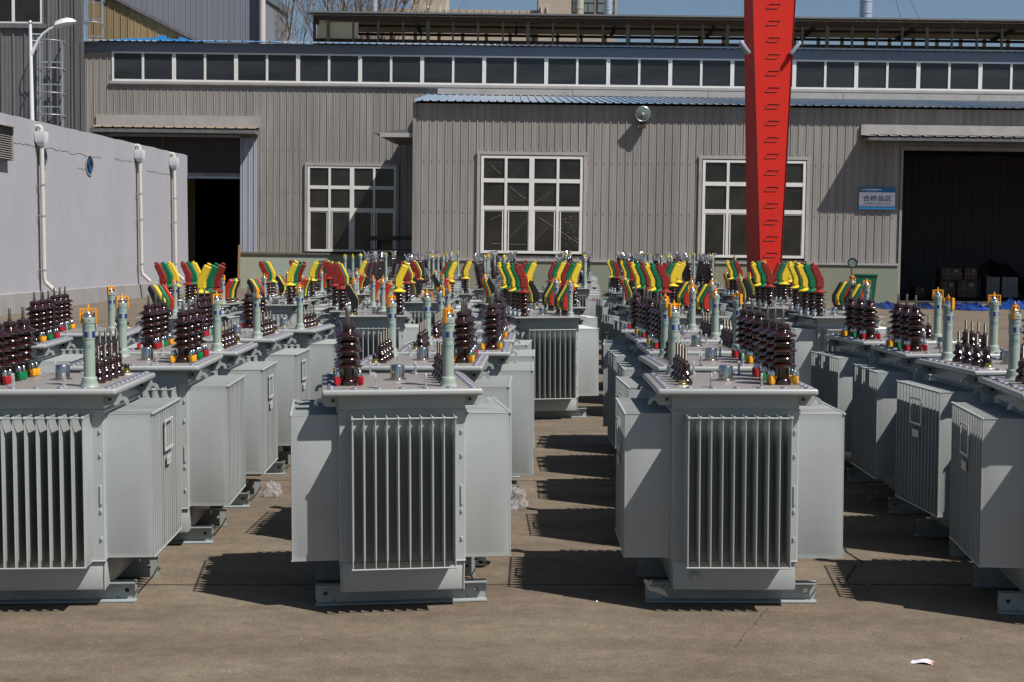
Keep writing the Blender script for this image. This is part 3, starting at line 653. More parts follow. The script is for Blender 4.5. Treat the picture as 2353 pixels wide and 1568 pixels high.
mb.add([wp(-.3, ztop-.75, -.05), wp(.22, ztop-.75, -.05), wp(.22, ztop+.01, -.05), wp(-.3, ztop+.01, -.05), wp(-.3, ztop-.75, -1.2), wp(.22, ztop-.75, -1.2), wp(.22, ztop+.01, -1.2), wp(-.3, ztop+.01, -1.2)],
       [(0, 1, 2, 3), (5, 4, 7, 6), (3, 2, 6, 7), (0, 4, 5, 1), (1, 5, 6, 2)]); mb.obj('parapet_end', 'render', wb, off)
for (x, yt, yb, lab) in ((90, 288, 660, 'nearest rain pipe'), (316, 335, 642, 'middle rain pipe'), (395, 355, 640, 'farthest rain pipe')):
    D = solveD(x); s_ = (D-55)/dirv.y; r = .064
    ht = at(x, yt, D)[2]; hb = at(x, yb, D)[2]
    b = MB(); b.tube([wp(s_, ht-.35, .16), wp(s_, hb+.35, .16), wp(s_+.02, hb+.2, .18), wp(s_+.1, hb-.05, .42)], r, 12)
    p_ = b.obj('downpipe', 'pvc', wb, off); p_['label'] = lab
    b = MB(); b.tube([wp(s_, ht+.02, .0), wp(s_, ht+.03, .1), wp(s_, ht-.02, .16), wp(s_, ht-.12, .16)], .064, 10); b.obj('elbow', 'pvc', p_, off)
    b = MB(); k = .15
    c0 = [wp(s_+u*k, ht-.38, .02) if v == 0 else wp(s_+u*k, ht-.38, .30) for u, v in ((-1, 0), (1, 0), (1, 1), (-1, 1))]
    c1 = [(p[0], p[1], p[2]+.26) for p in c0]; c2 = [wp(s_+u*.08, ht-.52, .08 if v == 0 else .24) for u, v in ((-1, 0), (1, 0), (1, 1), (-1, 1))]
    b.add(c0+c1+c2, [(0, 1, 5, 4), (1, 2, 6, 5), (2, 3, 7, 6), (3, 0, 4, 7), (4, 5, 6, 7), (8, 9, 1, 0), (9, 10, 2, 1), (10, 11, 3, 2), (11, 8, 0, 3)]); b.obj('hopper', 'white', p_, off)
    for hh in (ht-1.6, (ht+hb)/2-.2, hb+.55):
        b = MB(); b.lathe([(r+.012, -.025), (r+.012, .025)], wp(s_, hh, .16), 12); b.tube([wp(s_-.05, hh, .0), wp(s_-.14, hh, .16)], .012, 5); b.obj('pipe_clip', 'galv', p_, off)
for (x, y) in ((103.5, 357), (210, 377)):
    D = solveD(x); s_ = (D-55)/dirv.y; hz_ = at(x, y, D)[2]; r_ = .33
    b = MB(); ring = lambda rr, o: [wp(s_+rr*math.cos(a), hz_+rr*math.sin(a), o) for a in [2*math.pi*i/24 for i in range(24)]]
    v1, v2, v3 = ring(r_, .03), ring(r_*.9, .035), ring(r_*.88, -.1)
    b.add(v1+v2+v3, [(i, (i+1) % 24, 24+(i+1) % 24, 24+i) for i in range(24)]+[(24+i, 24+(i+1) % 24, 48+(i+1) % 24, 48+i) for i in range(24)]); fo = b.obj('round_vent', 'flash', wb, off, recalc=False)
    b = MB(); b.add(ring(r_*.88, .01), [tuple(range(24))], 1)
    for rr in (.25, .5, .75): pts = ring(r_*rr, .03); b.tube(pts+[pts[0]], .012, 5)
    b.obj('fan_guard', ['black', 'signblue'], fo, off, recalc=False)
mb = MB()
for (sa, sb, hh) in ((-17.2, -9.5, .72), (-8.2, -5.6, .66), (-4.9, -1.4, .86), (-11.6, -10.2, 1.15)):
    n_ = 40; vs = []
    for i in range(n_+1):
        h_ = ztop-hh-.0*i+R.uniform(-.035, .035); k_ = .004+.008*R.random(); vs += [wp(sa+(sb-sa)*i/n_, h_-k_, .006), wp(sa+(sb-sa)*i/n_, h_+k_, .006)]
    mb.add(vs, [(2*i, 2*i+2, 2*i+3, 2*i+1) for i in range(n_)])
mb.obj('wall_crack', 'olive', wb, off, recalc=False)
# louvred box high at the left edge
D = solveD(6); s_ = (D-55)/dirv.y; b = MB(); hz_ = at(6, 322, D)[2]
for i in range(14):
    h_ = hz_-.42+i*.06; b.add([wp(s_-1.6, h_, .22), wp(s_+.35, h_, .22), wp(s_+.35, h_+.05, .14), wp(s_-1.6, h_+.05, .14)], [(0, 1, 2, 3)])
b.add([wp(s_+.36, hz_-.45, 0), wp(s_+.36, hz_-.45, .24), wp(s_+.36, hz_+.48, .24), wp(s_+.36, hz_+.48, 0)], [(0, 1, 2, 3)])
b.add([wp(s_-1.6, hz_+.45, 0), wp(s_+.42, hz_+.45, 0), wp(s_+.42, hz_+.42, .34), wp(s_-1.6, hz_+.42, .34)], [(0, 1, 2, 3)]); b.obj('louvre_box', 'flash', wb, off, recalc=False)

# ------------------------------------------------------------------ street lamp
D = 59.0; lx, ly, lz = at(74, 290, D)
t = thing('street_lamp', 'white curved-arm street lamp behind the white building', 'street lamp', (lx, D, gh(lx, D)))
hh = at(74, 56, D)[2]-gh(lx, D); u = D/F
b = MB(); b.lathe([(.14, 0), (.11, 1), (.085, hh-3), (.065, hh)], n=14); b.obj('pole', 'white', t)
b = MB(); b.lathe([(.001, hh+.16), (.06, hh+.14), (.085, hh+.07), (.06, hh), (.04, hh-.02)][::-1], n=12); b.obj('finial', 'galv', t)
zc = lambda yy: at(74, yy, D)[2]-gh(lx, D); arm = [(76-74, 125), (82-74, 112), (90-74, 95), (103-74, 78), (118-74, 67), (134-74, 60)]
b = MB(); b.tube([(a*u, 0, zc(y)) for a, y in arm], [.07, .065, .06, .055, .05, .05], 8); b.tube([(0, 0, zc(79)), (28*u, 0, zc(79))], .02, 6); b.tube([(0, 0, zc(94)), (16*u, 0, zc(94))], .02, 6); b.obj('arm', 'white', t)
b = MB(); c0 = Vector((131*u-74*u, 0, zc(61))); d_ = Vector((48*u, 0, zc(50)-zc(61)))
pr = [(0, .09), (.05, .24), (.3, .30), (.6, .30), (.85, .19), (1, .03)]
vs = []
for k_, (tt, hw) in enumerate(pr):
    c_ = c0+d_*tt
    for a in range(10):
        an_ = 2*math.pi*a/10; vs.append((c_.x-.25*0, c_.y+math.cos(an_)*hw, c_.z+math.sin(an_)*hw*(.8 if math.sin(an_) > 0 else .45)))
b.add(vs, [(i*10+a, i*10+(a+1) % 10, (i+1)*10+(a+1) % 10, (i+1)*10+a) for i in range(5) for a in range(10)]+[tuple(range(10)), tuple(range(50, 60))], 0, True); hd = b.obj('lamp_head', 'white', t)
b = MB(); b.lathe([(.11, .0), (.08, -.04), (.001, -.06)], tuple(c0+d_*.5+Vector((0, 0, -.07))), 12); b.obj('lens', 'frost', hd)

# ------------------------------------------------------------------ bare trees
def tree(x, D, top, seed, spread, lab):
    rr = random.Random(seed); bx_, _, _ = at(x, 100, D)
    t = thing('bare_tree', lab, 'tree', (bx_, D, 0), group='bare trees behind the factory roof')
    tr = MB(); cr = MB(); Ht = at(x, top, D)[2]
    def br(p, d, L, r, lvl, mb_):
        pts = [p]; q = p.copy(); dd = d.copy()
        for i in range(4):
            dd = (dd+Vector((rr.uniform(-.12, .12), rr.uniform(-.12, .12), .05))).normalized(); q = q+dd*L/4; pts.append(q.copy())
        mb_.tube(pts, [r, r*.88, r*.75, r*.6, r*.45], 5 if lvl < 2 else 3)
        if lvl >= 4: return
        for i in range(rr.choice([4, 5, 5, 6]) if lvl else 9):
            a = rr.uniform(0, 6.28); k = rr.uniform(.25, .6) if lvl else rr.uniform(.2, .45); base_ = pts[rr.choice([1, 2, 2, 3, 3, 4])] if lvl else pts[rr.choice([2, 2, 3, 3, 4])]
            nd = (dd+Vector((math.cos(a), math.sin(a), 0))*k*spread*1.5).normalized()
            br(base_, nd, L*rr.uniform(.42, .62), r*.42, lvl+1, cr)
    br(Vector((0, 0, 0)), Vector((rr.uniform(-.05, .05), 0, 1)), Ht*.85, .2, 0, tr)
    tr.obj('trunk', 'bark', t); cr.obj('crown', 'bark', t)
tree(655, 100, -40, 3, .8, 'bare tree nearest the grey-blue building corner')
tree(715, 97, -90, 5, .8, 'bare tree over the left end of the ridge ventilator')
tree(790, 104, -60, 8, .7, 'bare tree with a dark trunk left of the thin flue')
tree(890, 100, -60, 12, .9, 'bare tree just right of the thin flue')
# overhead wires
for (x0_, y0_, x1_, y1_, lab) in ((2040, -60, 2075, 48, 'left of the two thin overhead wires'), (2060, -60, 2122, 52, 'right of the two thin overhead wires')):
    a = at(x0_, y0_, 82); b_ = at(x1_, y1_+8, 82); b = MB()
    b.tube([(0, 0, 0)]+[tuple((Vector(b_)-Vector(a))*k/4) for k in range(1, 5)], .012, 5); o = b.obj('overhead_wire', 'black'); o.location = a
    tag(o, lab, 'wire', 'overhead wires')

# ------------------------------------------------------------------ red crane leg
D = 30.0
crn = thing('crane_leg', 'tall red tapered steel crane leg with step rungs', 'crane', (at(1770, 590, D)[0], D+.6, 0)); off = tuple(crn.location)
def fx(x, y, D): return at(x, y, D)[0]
def legrow(z):
    yv = 588-(z-H)*F/D; t_ = (590-yv)/590.
    l, r_, bl = 1745+(1722-1745)*t_, 1795+(1820-1795)*t_, 1715+(1703-1715)*t_
    dd = 1.65+(1.05-1.65)*t_
    xl_ = (l-1176.5)/F*D; xr_ = (r_-1176.5)/F*D
    return [(xl_, D, z), (xr_, D, z), (xr_, D+dd, z), ((bl-1176.5)/F*(D+dd), D+dd, z)]
zs_ = [0, 1.764, 4.4, 4.41, 8.0]; vs = []
for z in zs_: vs += legrow(z)
n = len(zs_); b = MB(); b.add(vs, [(4*i+k, 4*i+(k+1) % 4, 4*i+4+(k+1) % 4, 4*i+4+k) for i in range(n-1) for k in range(4)]+[(0, 3, 2, 1), (4*n-4, 4*n-3, 4*n-2, 4*n-1)]); b.obj('leg_column', 'redpaint', crn, off)
b = MB(); q = legrow(0); b.box(q[0][0]-.25, q[1][0]+.25, D-.2, D+1.9, -.02, .05); b.box(q[0][0]-.1, q[1][0]+.1, D-.1, D+1.8, .05, .25); b.obj('base_plate', 'redpaint', crn, off)
b = MB()
for i in range(2):
    q = [Vector(legrow(z)[i]) for z in (0, 8)]; b.tube([q[0]-Vector((0, .004, 0)), q[1]-Vector((0, .004, 0))], .012, 5)
b.obj('weld_seam', 'reddark', crn, off)
for k in range(17):
    zz = H+(588-(586-37.55*k))/F*D; cx_ = (1770-1176.5)/F*D; hw = .118; sk = .035; hh_ = .045; yy_ = D-.006
    pts = [(cx_-hw-sk, yy_, zz-hh_), (cx_+hw-sk, yy_, zz-hh_), (cx_+hw+sk, yy_, zz+hh_), (cx_-hw+sk, yy_, zz+hh_), (cx_-hw-sk, yy_, zz-hh_)]
    b = MB(); b.tube(pts, .0055, 6); b.obj('step_rung', 'reddark', crn, off)
def flood(x, y, s_, lab):
    p = at(x, y, D-.05); t = thing('floodlight', lab, 'floodlight', p, group='floodlights on the crane leg')
    b = MB(); b.rbox(-.035, .035, -.09, .09, -.16, .16, .012); o = b.obj('housing', 'galv', t); o.rotation_euler = (0, s_*math.radians(38), 0)
    g_ = MB(); g_.box(-.045, -.036, -.075, .075, -.14, .14); g_.obj('lens', 'frost', o)
    b = MB(); b.tube([(.05*-s_, 0, -.05), (.09*-s_, .0, -.12), (.16*-s_, .05, -.14)], .014, 6); b.obj('bracket', 'reddark', t)
flood(1711, 110, -1, 'floodlight on the left side of the red crane leg')
flood(1827, 112, 1, 'floodlight on the right side of the red crane leg')

# ------------------------------------------------------------------ transformer components
ZL = 1.11      # lid top
def fins(n, pitch, w_, za, zb, axis, sign, start):
    """row of hollow pressed plates; plates stick out along +u and are stacked along t"""
    b = MB(); us = [0, w_*.5, w_-.040, w_-.022, w_-.003]; um = [1, 1, 1, .5, .28]
    zz = [za, za+.026, za+.044, zb-.062, zb-.036, zb]; zm = [.18, .2, 1, 1, .2, .18]; T_ = .0078
    def P(u, t, z): return (sign*(start+u), t, z) if axis == 'x' else (t, sign*(start+u), z)
    for i in range(n):
        c = (i-(n-1)/2)*pitch+R.uniform(-.001, .001); A = []; B_ = []
        for iz, z in enumerate(zz):
            for iu, u in enumerate(us):
                t = T_*max(.2, min(um[iu], 1)*zm[iz]); A.append(P(u, c-t, z)); B_.append(P(u, c+t, z))
        k = len(us); nz = len(zz)
        f = [(j*k+m, j*k+m+1, (j+1)*k+m+1, (j+1)*k+m) for j in range(nz-1) for m in range(k-1)]
        o2 = nz*k; f2 = [tuple(o2+q for q in x[::-1]) for x in f]
        rim = [(j*k+k-1, (j+1)*k+k-1, o2+(j+1)*k+k-1, o2+j*k+k-1) for j in range(nz-1)]
        rim += [(m, m+1, o2+m+1, o2+m) for m in range(k-1)]+[((nz-1)*k+m, (nz-1)*k+m+1, o2+(nz-1)*k+m+1, o2+(nz-1)*k+m) for m in range(k-1)]
        b.add(A+B_, f+f2+rim, 0, True)
    for i in range(n):                                            # rolled edges of every plate
        c = (i-(n-1)/2)*pitch
        b.tube([P(0, c, zb-.001), P(w_, c, zb-.001)], .0034, 5); b.tube([P(w_-.002, c, za), P(w_-.002, c, zb)], .0036, 5)
    h = (n-1)/2*pitch+.006
    for z in (za+.003, zb-.003): b.tube([P(w_, -h, z), P(w_, h, z)], .0048, 6)
    for i in range(n):                                            # weld beads on the rods
        c = (i-(n-1)/2)*pitch; p = P(w_, c, zb-.002); b.lathe([(.001, -.009), (.0085, -.004), (.0085, .004), (.001, .009)], p, 6)
    return b
def tank(lower=.087, tz=ZL-.035):
    b = MB(); b.rbox(-.315, .315, -.42, .42, .235, tz, .006, 1); b.rbox(-.308, .308, -.414, .414, lower, .24, .012, 2)
    for s in (-1, 1):                                              # seam bead and edge welds
        b.tube([(-.317, s*.422, .995), (0, s*.424, .998), (.317, s*.422, .995)], .006, 6); b.tube([(s*.317, -.422, .995), (s*.317, .422, .995)], .006, 6)
        b.tube([(-.315, s*.421, .237), (.315, s*.421, .237)], .005, 6)
        for z, h in ((.90, .02), (.78, .02), (.62, .1), (.50, .02), (.36, .02)): b.rbox(s*.295-.006, s*.295+.006, -s*.42-.008, -s*.42+.008, z-h, z, .003, 1)
        b.tube([(s*.306, -.414, .09), (s*.306, -.416, .16), (s*.308, -.415, .235)], .004, 6)
    return b
def lid_a():
    b = MB(); t = .034; x, y = .395, .5
    b.rbox(-x, x, -y, y, ZL-t, ZL, .013, 4)
    b.m = [1 if all(b.v[i][2] > ZL-.0015 for i in f) else 0 for f in b.f]
    n = 0
    def bolt(px, py):
        b.lathe([(.0205, 0), (.0205, .002), (.017, .006), (.010, .0095), (.001, .011)], (px, py, ZL), 12, 2)
    nx, ny = 6, 9
    for i in range(nx+1):
        for s in (-1, 1): bolt(-x+.045+i*(2*x-.09)/nx, s*(y-.045))
    for j in range(1, ny):
        for s in (-1, 1): bolt(s*(x-.045), -y+.045+j*(2*y-.09)/ny)
    return b
def lid_b():
    b = MB(); x, y = .395, .5
    b.rbox(-x, x, -y, y, ZL-.014, ZL, .003, 1); b.m = [1 if all(b.v[i][2] > ZL-.0005 for i in f) else 0 for f in b.f]
    for s in (-1, 1): b.box(-.33, .33, s*.435-.012, s*.435+.012, ZL-.045, ZL-.015)
    return b
def hook():
    pts = [(0, 0), (.085, -.0)]+[(.090+.031*math.cos(a), -.045+.031*math.sin(a)+.0) for a in [math.radians(100-10*i) for i in range(11)]]
    pts += [(.1215, -.052), (.104, -.052)]+[(.090+.014*math.cos(a), -.045+.014*math.sin(a)) for a in [math.radians(20*i) for i in range(10)]]
    pts += [(.066, -.056), (.0, -.056)]
    b = MB(); b.prism(pts, 'y', -.005, .005); b.lathe([(.009, -.0012), (.009, .0012)], (.028, -.0062, -.026), 12, 1, rot=Matrix.Rotation(math.pi/2, 3, 'X')); b.lathe([(.009, -.0012), (.009, .0012)], (.028, .0062, -.026), 12, 1, rot=Matrix.Rotation(math.pi/2, 3, 'X'))
    return b
def foot(sign):
    """C channel across the tank, open side facing outwards"""
    b = MB(); L = .435; y0 = -.0
    b.box(-L+.1, L-.1, 0, .007, .012, .098)
    for s in (-1, 1):                                             # end plates of the web with a round hole
        cx_ = s*(L-.05); n = 16; o = []; i_ = []
        for k in range(n):
            a = 2*math.pi*k/n; c_, s2 = math.cos(a), math.sin(a); q = max(abs(c_)/.05, abs(s2)/.043)
            o.append((cx_+c_/q, .055+s2/q)); i_.append((cx_+.012*c_, .055+.012*s2))
        vs = [(x, 0, z) for x, z in o]+[(x, 0, z) for x, z in i_]+[(x, .007, z) for x, z in o]+[(x, .007, z) for x, z in i_]
        fs = [(k, (k+1) % n, n+(k+1) % n, n+k) for k in range(n)]+[(2*n+k, 3*n+k, 3*n+(k+1) % n, 2*n+(k+1) % n) for k in range(n)]+[(n+k, n+(k+1) % n, 3*n+(k+1) % n, 3*n+k) for k in range(n)]
        b.add(vs, fs)
        b.add([(s*L, 0, .012), (s*L, .007, .012), (s*L, .007, .098), (s*L, 0, .098)], [(0, 1, 2, 3)])
    b.prism([(-.048, .098), (.007, .098), (.007, .107), (-.048, .104)], 'x', -L, L); b.prism([(-.048, .003), (.007, 0), (.007, .012), (-.048, .009)], 'x', -L, L)
    if sign > 0: b.v = [(x, -y, z) for x, y, z in b.v]; b.f = [f[::-1] for f in b.f]
    return b
HVP = [(.044, 0), (.0455, .004), (.0455, .022), (.041, .029), (.034, .034), (.033, .078), (.035, .084)]
def shed(z, r, rb, h=.02): return [(rb, z-.012), (rb+(r-rb)*.55, z-.0085), (r-.003, z-.0065), (r, z-.002), (r-.002, z+.002), (rb+(r-rb)*.45, z+.010), (rb, z+.017)]
for z, r in ((.098, .072), (.136, .062), (.176, .072), (.214, .062)): HVP += shed(z, r, .040)
HVP += [(.040, .238), (.055, .2425), (.069, .245), (.0715, .249), (.069, .253), (.052, .262), (.036, .272), (.032, .276), (.031, .279), (.0335, .283), (.036, .292), (.036, .301), (.033, .308), (.028, .311), (.014, .312)]
HVB = [(.044, 0), (.0455, .004), (.0455, .022), (.041, .029), (.034, .034), (.034, .075)]
for z, r in ((.098, .064), (.140, .058), (.182, .064), (.222, .058)): HVB += shed(z, r, .038)
HVB += [(.038, .25), (.034, .262), (.02, .265)]
LVP = [(.035, 0), (.037, .004), (.036, .018), (.030, .030), (.020, .037), (.019, .042), (.030, .047), (.0365, .053), (.034, .060), (.022, .070), (.0205, .076), (.0235, .079), (.0235, .104), (.021, .108), (.01, .109)]
def hvrod(h=.06):
    b = MB(); b.lathe([(.0115, .0), (.0115, .010)], (0, 0, .311), 6); b.lathe([(.0095, .0), (.0095, .006)], (0, 0, .321), 12); b.lathe([(.0076, 0), (.0076, h-.003), (.006, h)], (0, 0, .322), 10); return b
def stud():
    b = MB(); b.lathe([(.0135, 0), (.0135, .012)], (0, 0, .108), 6); b.lathe([(.012, 0), (.012, .005)], (0, 0, .1195), 12); pr = []
    for i in range(16): pr += [(.0095, i*.0042), (.0078, i*.0042+.0021)]
    pr += [(.0078, .067), (.001, .070)]; b.lathe(pr, (0, 0, .122), 10); return b
def clamp():
    b = MB(); b.prism([(.054, .045), (.040, .043), (.040, .034), (.052, .031), (.060, .004), (.080, .003), (.086, .012), (.086, .046)], 'y', -.0085, .0085, 0, bev=.0018)
    b.lathe([(.0035, 0), (.0035, .048)], (.064, 0, 0), 8, 1); b.lathe([(.0125, .046), (.0125, .060), (.0115, .067), (.007, .075), (.001, .077)], (.067, 0, 0), 10, 1); return b
def gauge(hs=1.0):
    e = .345*hs; b = MB(); b.lathe([(.046, 0), (.043, .004), (.042, .022), (.0425, .0225), (.036, .023), (.0365, .044), (.034, .048), (.0285, .050), (.0285, e-.11), (.0305, e-.108), (.0305, e-.03), (.033, e-.028), (.034, e-.022), (.034, e-.002), (.032, e), (.02, e)], n=24)
    b.lathe([(.0305, e), (.0305, e+.006), (.029, e+.008), (.0305, e+.010), (.0305, e+.018), (.027, e+.022), (.010, e+.023), (.005, e+.03), (.005, e+.045)], n=24, m=1)
    for a in (-1.2, 1.9): b.lathe([(.003, -.001), (.003, .001)], (.0343*math.cos(a), .0343*math.sin(a), e-.012), 8, 2)
    return b
def gwin(e):
    b = MB(); z = e-.100
    for a in (-1.75, -.40, 1.39, 2.74):
        b.lathe([(.0309, z), (.0309, z+.032)], n=6, m=1, a0=a-.44, a1=a+.46); b.lathe([(.0313, z+.002), (.0313, z+.030)], n=6, m=0, a0=a-.36, a1=a+.20)
    return b
def gprint(e):
    b = MB(); rr = random.Random(4)
    for base_a in (-1.57, 1.57):
        for z, n_, h in ((e-.045, 12, .004), (e-.051, 14, .0022), (e-.056, 10, .0022), (e-.125, 5, .0022), (e-.132, 6, .004), (e-.139, 14, .003), (e-.147, 11, .005), (e-.154, 14, .0025), (e-.162, 7, .002)):
            for i in range(n_):
                a = base_a-1.0+i*.14+rr.uniform(-.01, .01); r_ = .0309 if z > e-.108 else .0289
                b.lathe([(r_, z), (r_, z+h)], n=1, a0=a, a1=a+rr.uniform(.06, .115))
    return b
def gbracket(e):
    b = MB(); z = e+.040; w_ = .038
    b.box(-w_, w_, -.005, .005, z, z+.006); b.box(-.007, .007, -.006, .006, z-.012, z+.014); b.lathe([(.004, 0), (.002, .012), (.001, .013)], (0, 0, z+.014), 8)
    for s in (-1, 1):
        b.box(s*w_-.003, s*w_+.003, -.010, .010, z-.066, z+.004); b.tube([(s*w_*.95, 0, z-.025), (s*w_*.45, 0, z-.004)], .0028, 6)
    return b
def pot():
    b = MB(); b.lathe([(.048, 0), (.050, .003), (.050, .007), (.046, .010), (.0375, .011), (.0375, .072), (.034, .079), (.02, .0815), (.001, .082)], n=28)
    b.lathe([(.0035, 0), (.0025, .0025), (.001, .003)], (.012, -.0372, .035), 8, rot=Matrix.Rotation(math.pi/2, 3, 'X')); return b
def plug():
    b = MB(); b.lathe([(.034, 0), (.030, .006), (.028, .008)], n=16, m=0); b.lathe([(.022, .008), (.022, .016), (.0205, .018), (.018, .018), (.018, .034)], n=16, m=1)
    b.lathe([(.0145, .034), (.0155, .038), (.0155, .052), (.012, .058), (.001, .059)], n=16, m=2); return b
def lug():
    b = MB(); o = []; i_ = []; n = 16
    for k in range(n):
        a = 2*math.pi*k/n; c_, s_ = math.cos(a), math.sin(a)
        if s_ >= 0: o.append((.0165*c_, .055+.0165*s_))
        else: q = max(abs(c_)/.0165, abs(s_)/.03); o.append((c_/q, .055+s_/q))
        i_.append((.0075*c_, .055+.0095*s_))
    for x, dirn in ((-.004, 1), (.004, -1)):
        b.add([(x, u, z) for u, z in o]+[(x, u, z) for u, z in i_], [(k, (k+1) % n, n+(k+1) % n, n+k) for k in range(n)])
    b.add([(x, u, z) for x in (-.004, .004) for u, z in o], [(k, (k+1) % n, n+(k+1) % n, n+k) for k in range(n)])
    b.add([(x, u, z) for x in (-.004, .004) for u, z in i_], [(k, n+k, n+(k+1) % n, (k+1) % n) for k in range(n)])
    b.box(-.004, .004, -.0165, .0165, 0, .0255); b.lathe([(.016, 0), (.006, .005)], n=8); return b
def nameplate():
    b = MB(); x = 0; t = .014
    for y0, y1, za, zb in ((-.1, .1, .068, .068+t), (-.1, .1, -.068-t, -.068), (-.1, -.1+t, -.068, .068), (.1-t, .1, -.068, .068)): b.box(0, .004, y0, y1, za, zb)
    for y in (-.09, .09):
        for z in (-.075, .075): b.lathe([(.004, 0), (.004, .008)], (0, y, z), 6, rot=Matrix.Rotation(math.pi/2, 3, 'Y'))
    return b
def plate2():
    b = MB(); b.box(0, .004, -.055, .055, -.022, .022)
    for y in (-.035, .035): b.lathe([(.005, 0), (.005, .007)], (0, y, 0), 8, 1, rot=Matrix.Rotation(math.pi/2, 3, 'Y'))
    return b
def drain():
    b = MB(); rx = Matrix.Rotation(-math.pi/2, 3, 'X'); b.lathe([(.028, 0), (.028, .006), (.022, .012), (.022, .02)], n=16, rot=rx); b.lathe([(.014, .02), (.014, .034), (.010, .036)], n=6, rot=rx); return b
def hvboot():
    b = MB(); b.lathe([(.030, .245), (.066, .249), (.079, .256), (.080, .262), (.074, .268), (.045, .278), (.034, .288), (.033, .31)], n=22)
    poly = [(-.040, .305), (.040, .305), (.040, .372), (-.035, .545), (-.098, .528), (-.040, .375)]
    poly = [(.034, .305), (-.042, .305), (-.042, .385), (-.108, .530), (-.038, .562), (.042, .395), (.042, .32)]
    b.prism(poly, 'y', -.034, .034, 0, bev=.008, seg=1)
    rot = Matrix.Rotation(math.radians(-25), 3, 'Y'); b.lathe([(.021, 0), (.021, .026), (.026, .028), (.026, .036), (.02, .040)], (-.072, 0, .535), 14, rot=rot)
    for q, z in ((-.069, .45), (-.040, .35)): b.lathe([(.006, -.036), (.006, .036)], (q+.006, 0, z), 8, rot=Matrix.Rotation(math.pi/2, 3, 'X'))
    b.lathe([(.012, 0), (.012, .0015), (.009, .002)], (-.03, -.0345, .44), 12, rot=Matrix.Rotation(math.pi/2, 3, 'X'))
    return b
def lvboot():
    b = MB(); poly = [(-.028, .045), (.028, .045), (.034, .08), (.050, .125), (.050, .15), (.125, .315), (.075, .335), (-.030, .17), (-.042, .14)]
    poly = [(.026, .05), (-.026, .05), (-.034, .085), (-.046, .095), (-.046, .175), (.048, .335), (.098, .306), (.040, .165), (.034, .09)]
    b.prism(poly, 'y', -.030, .030, 0, bev=.008, seg=1)
    rot = Matrix.Rotation(math.radians(30), 3, 'Y'); b.lathe([(.017, 0), (.017, .016), (.013, .020)], (.070, 0, .318), 12, rot=rot)
    return b
MS = {}
def ms(k, b, mats, **kw): MS[k] = b.mesh(k, mats, **kw)
ms('tank', tank(), 'paint'); ms('lid_a', lid_a(), ['paint', 'lidtop', 'bolt'], ang=50); ms('lid_b', lid_b(), ['paint', 'lidtop'])
ms('fin_r', fins(14, .0575, .235, .245, .975, 'x', 1, .313), 'paint'); ms('fin_l', fins(14, .0575, .235, .245, .975, 'x', -1, .313), 'paint')
ms('fin_f', fins(10, .0556, .165, .235, .978, 'y', -1, .418), 'paint'); ms('fin_b', fins(10, .0556, .165, .235, .978, 'y', 1, .418), 'paint')
ms('hook', hook(), ['paint', 'black']); ms('foot_f', foot(-1), 'channel'); ms('foot_b', foot(1), 'channel')
def lz(p, n=22):
    b = MB(); b.lathe(p, n=n); return b
ms('hv', lz(HVP), 'porcelain'); ms('hvb', lz(HVB), 'porcelain'); ms('lv', lz(LVP), 'porcelain', ang=50); ms('hvrod', hvrod(), 'thread'); ms('stud', stud(), 'thread', ang=60)
for c in ('red', 'green', 'yellow', 'silver'): ms('clamp_'+c, clamp(), ['c'+c, 'chrome'])
EG = .345
ms('gauge', gauge(), ['gauge', 'chrome', 'black'], ang=40); ms('gwin', gwin(EG), ['blue', 'chrome'], recalc=False); ms('gprint', gprint(EG), 'teal', recalc=False); ms('gbr', gbracket(EG), 'orange')
ms('pot', pot(), 'steel'); ms('plug', plug(), ['paint', 'brass', 'black']); ms('lug', lug(), 'paint', recalc=False); ms('nameplate', nameplate(), 'alu'); ms('plate2', plate2(), ['alu', 'chrome']); ms('drain', drain(), 'paint')
for c in ('red', 'green', 'yellow'): ms('hvboot_'+c, hvboot(), 'b'+c, ang=24)
ms('lvboot_red', lvboot(), 'lred', ang=24); ms('lvboot_green', lvboot(), 'bgreen', ang=24); ms('lvboot_yellow', lvboot(), 'byellow', ang=24); ms('lvboot_black', lvboot(), 'bblack', ang=24)

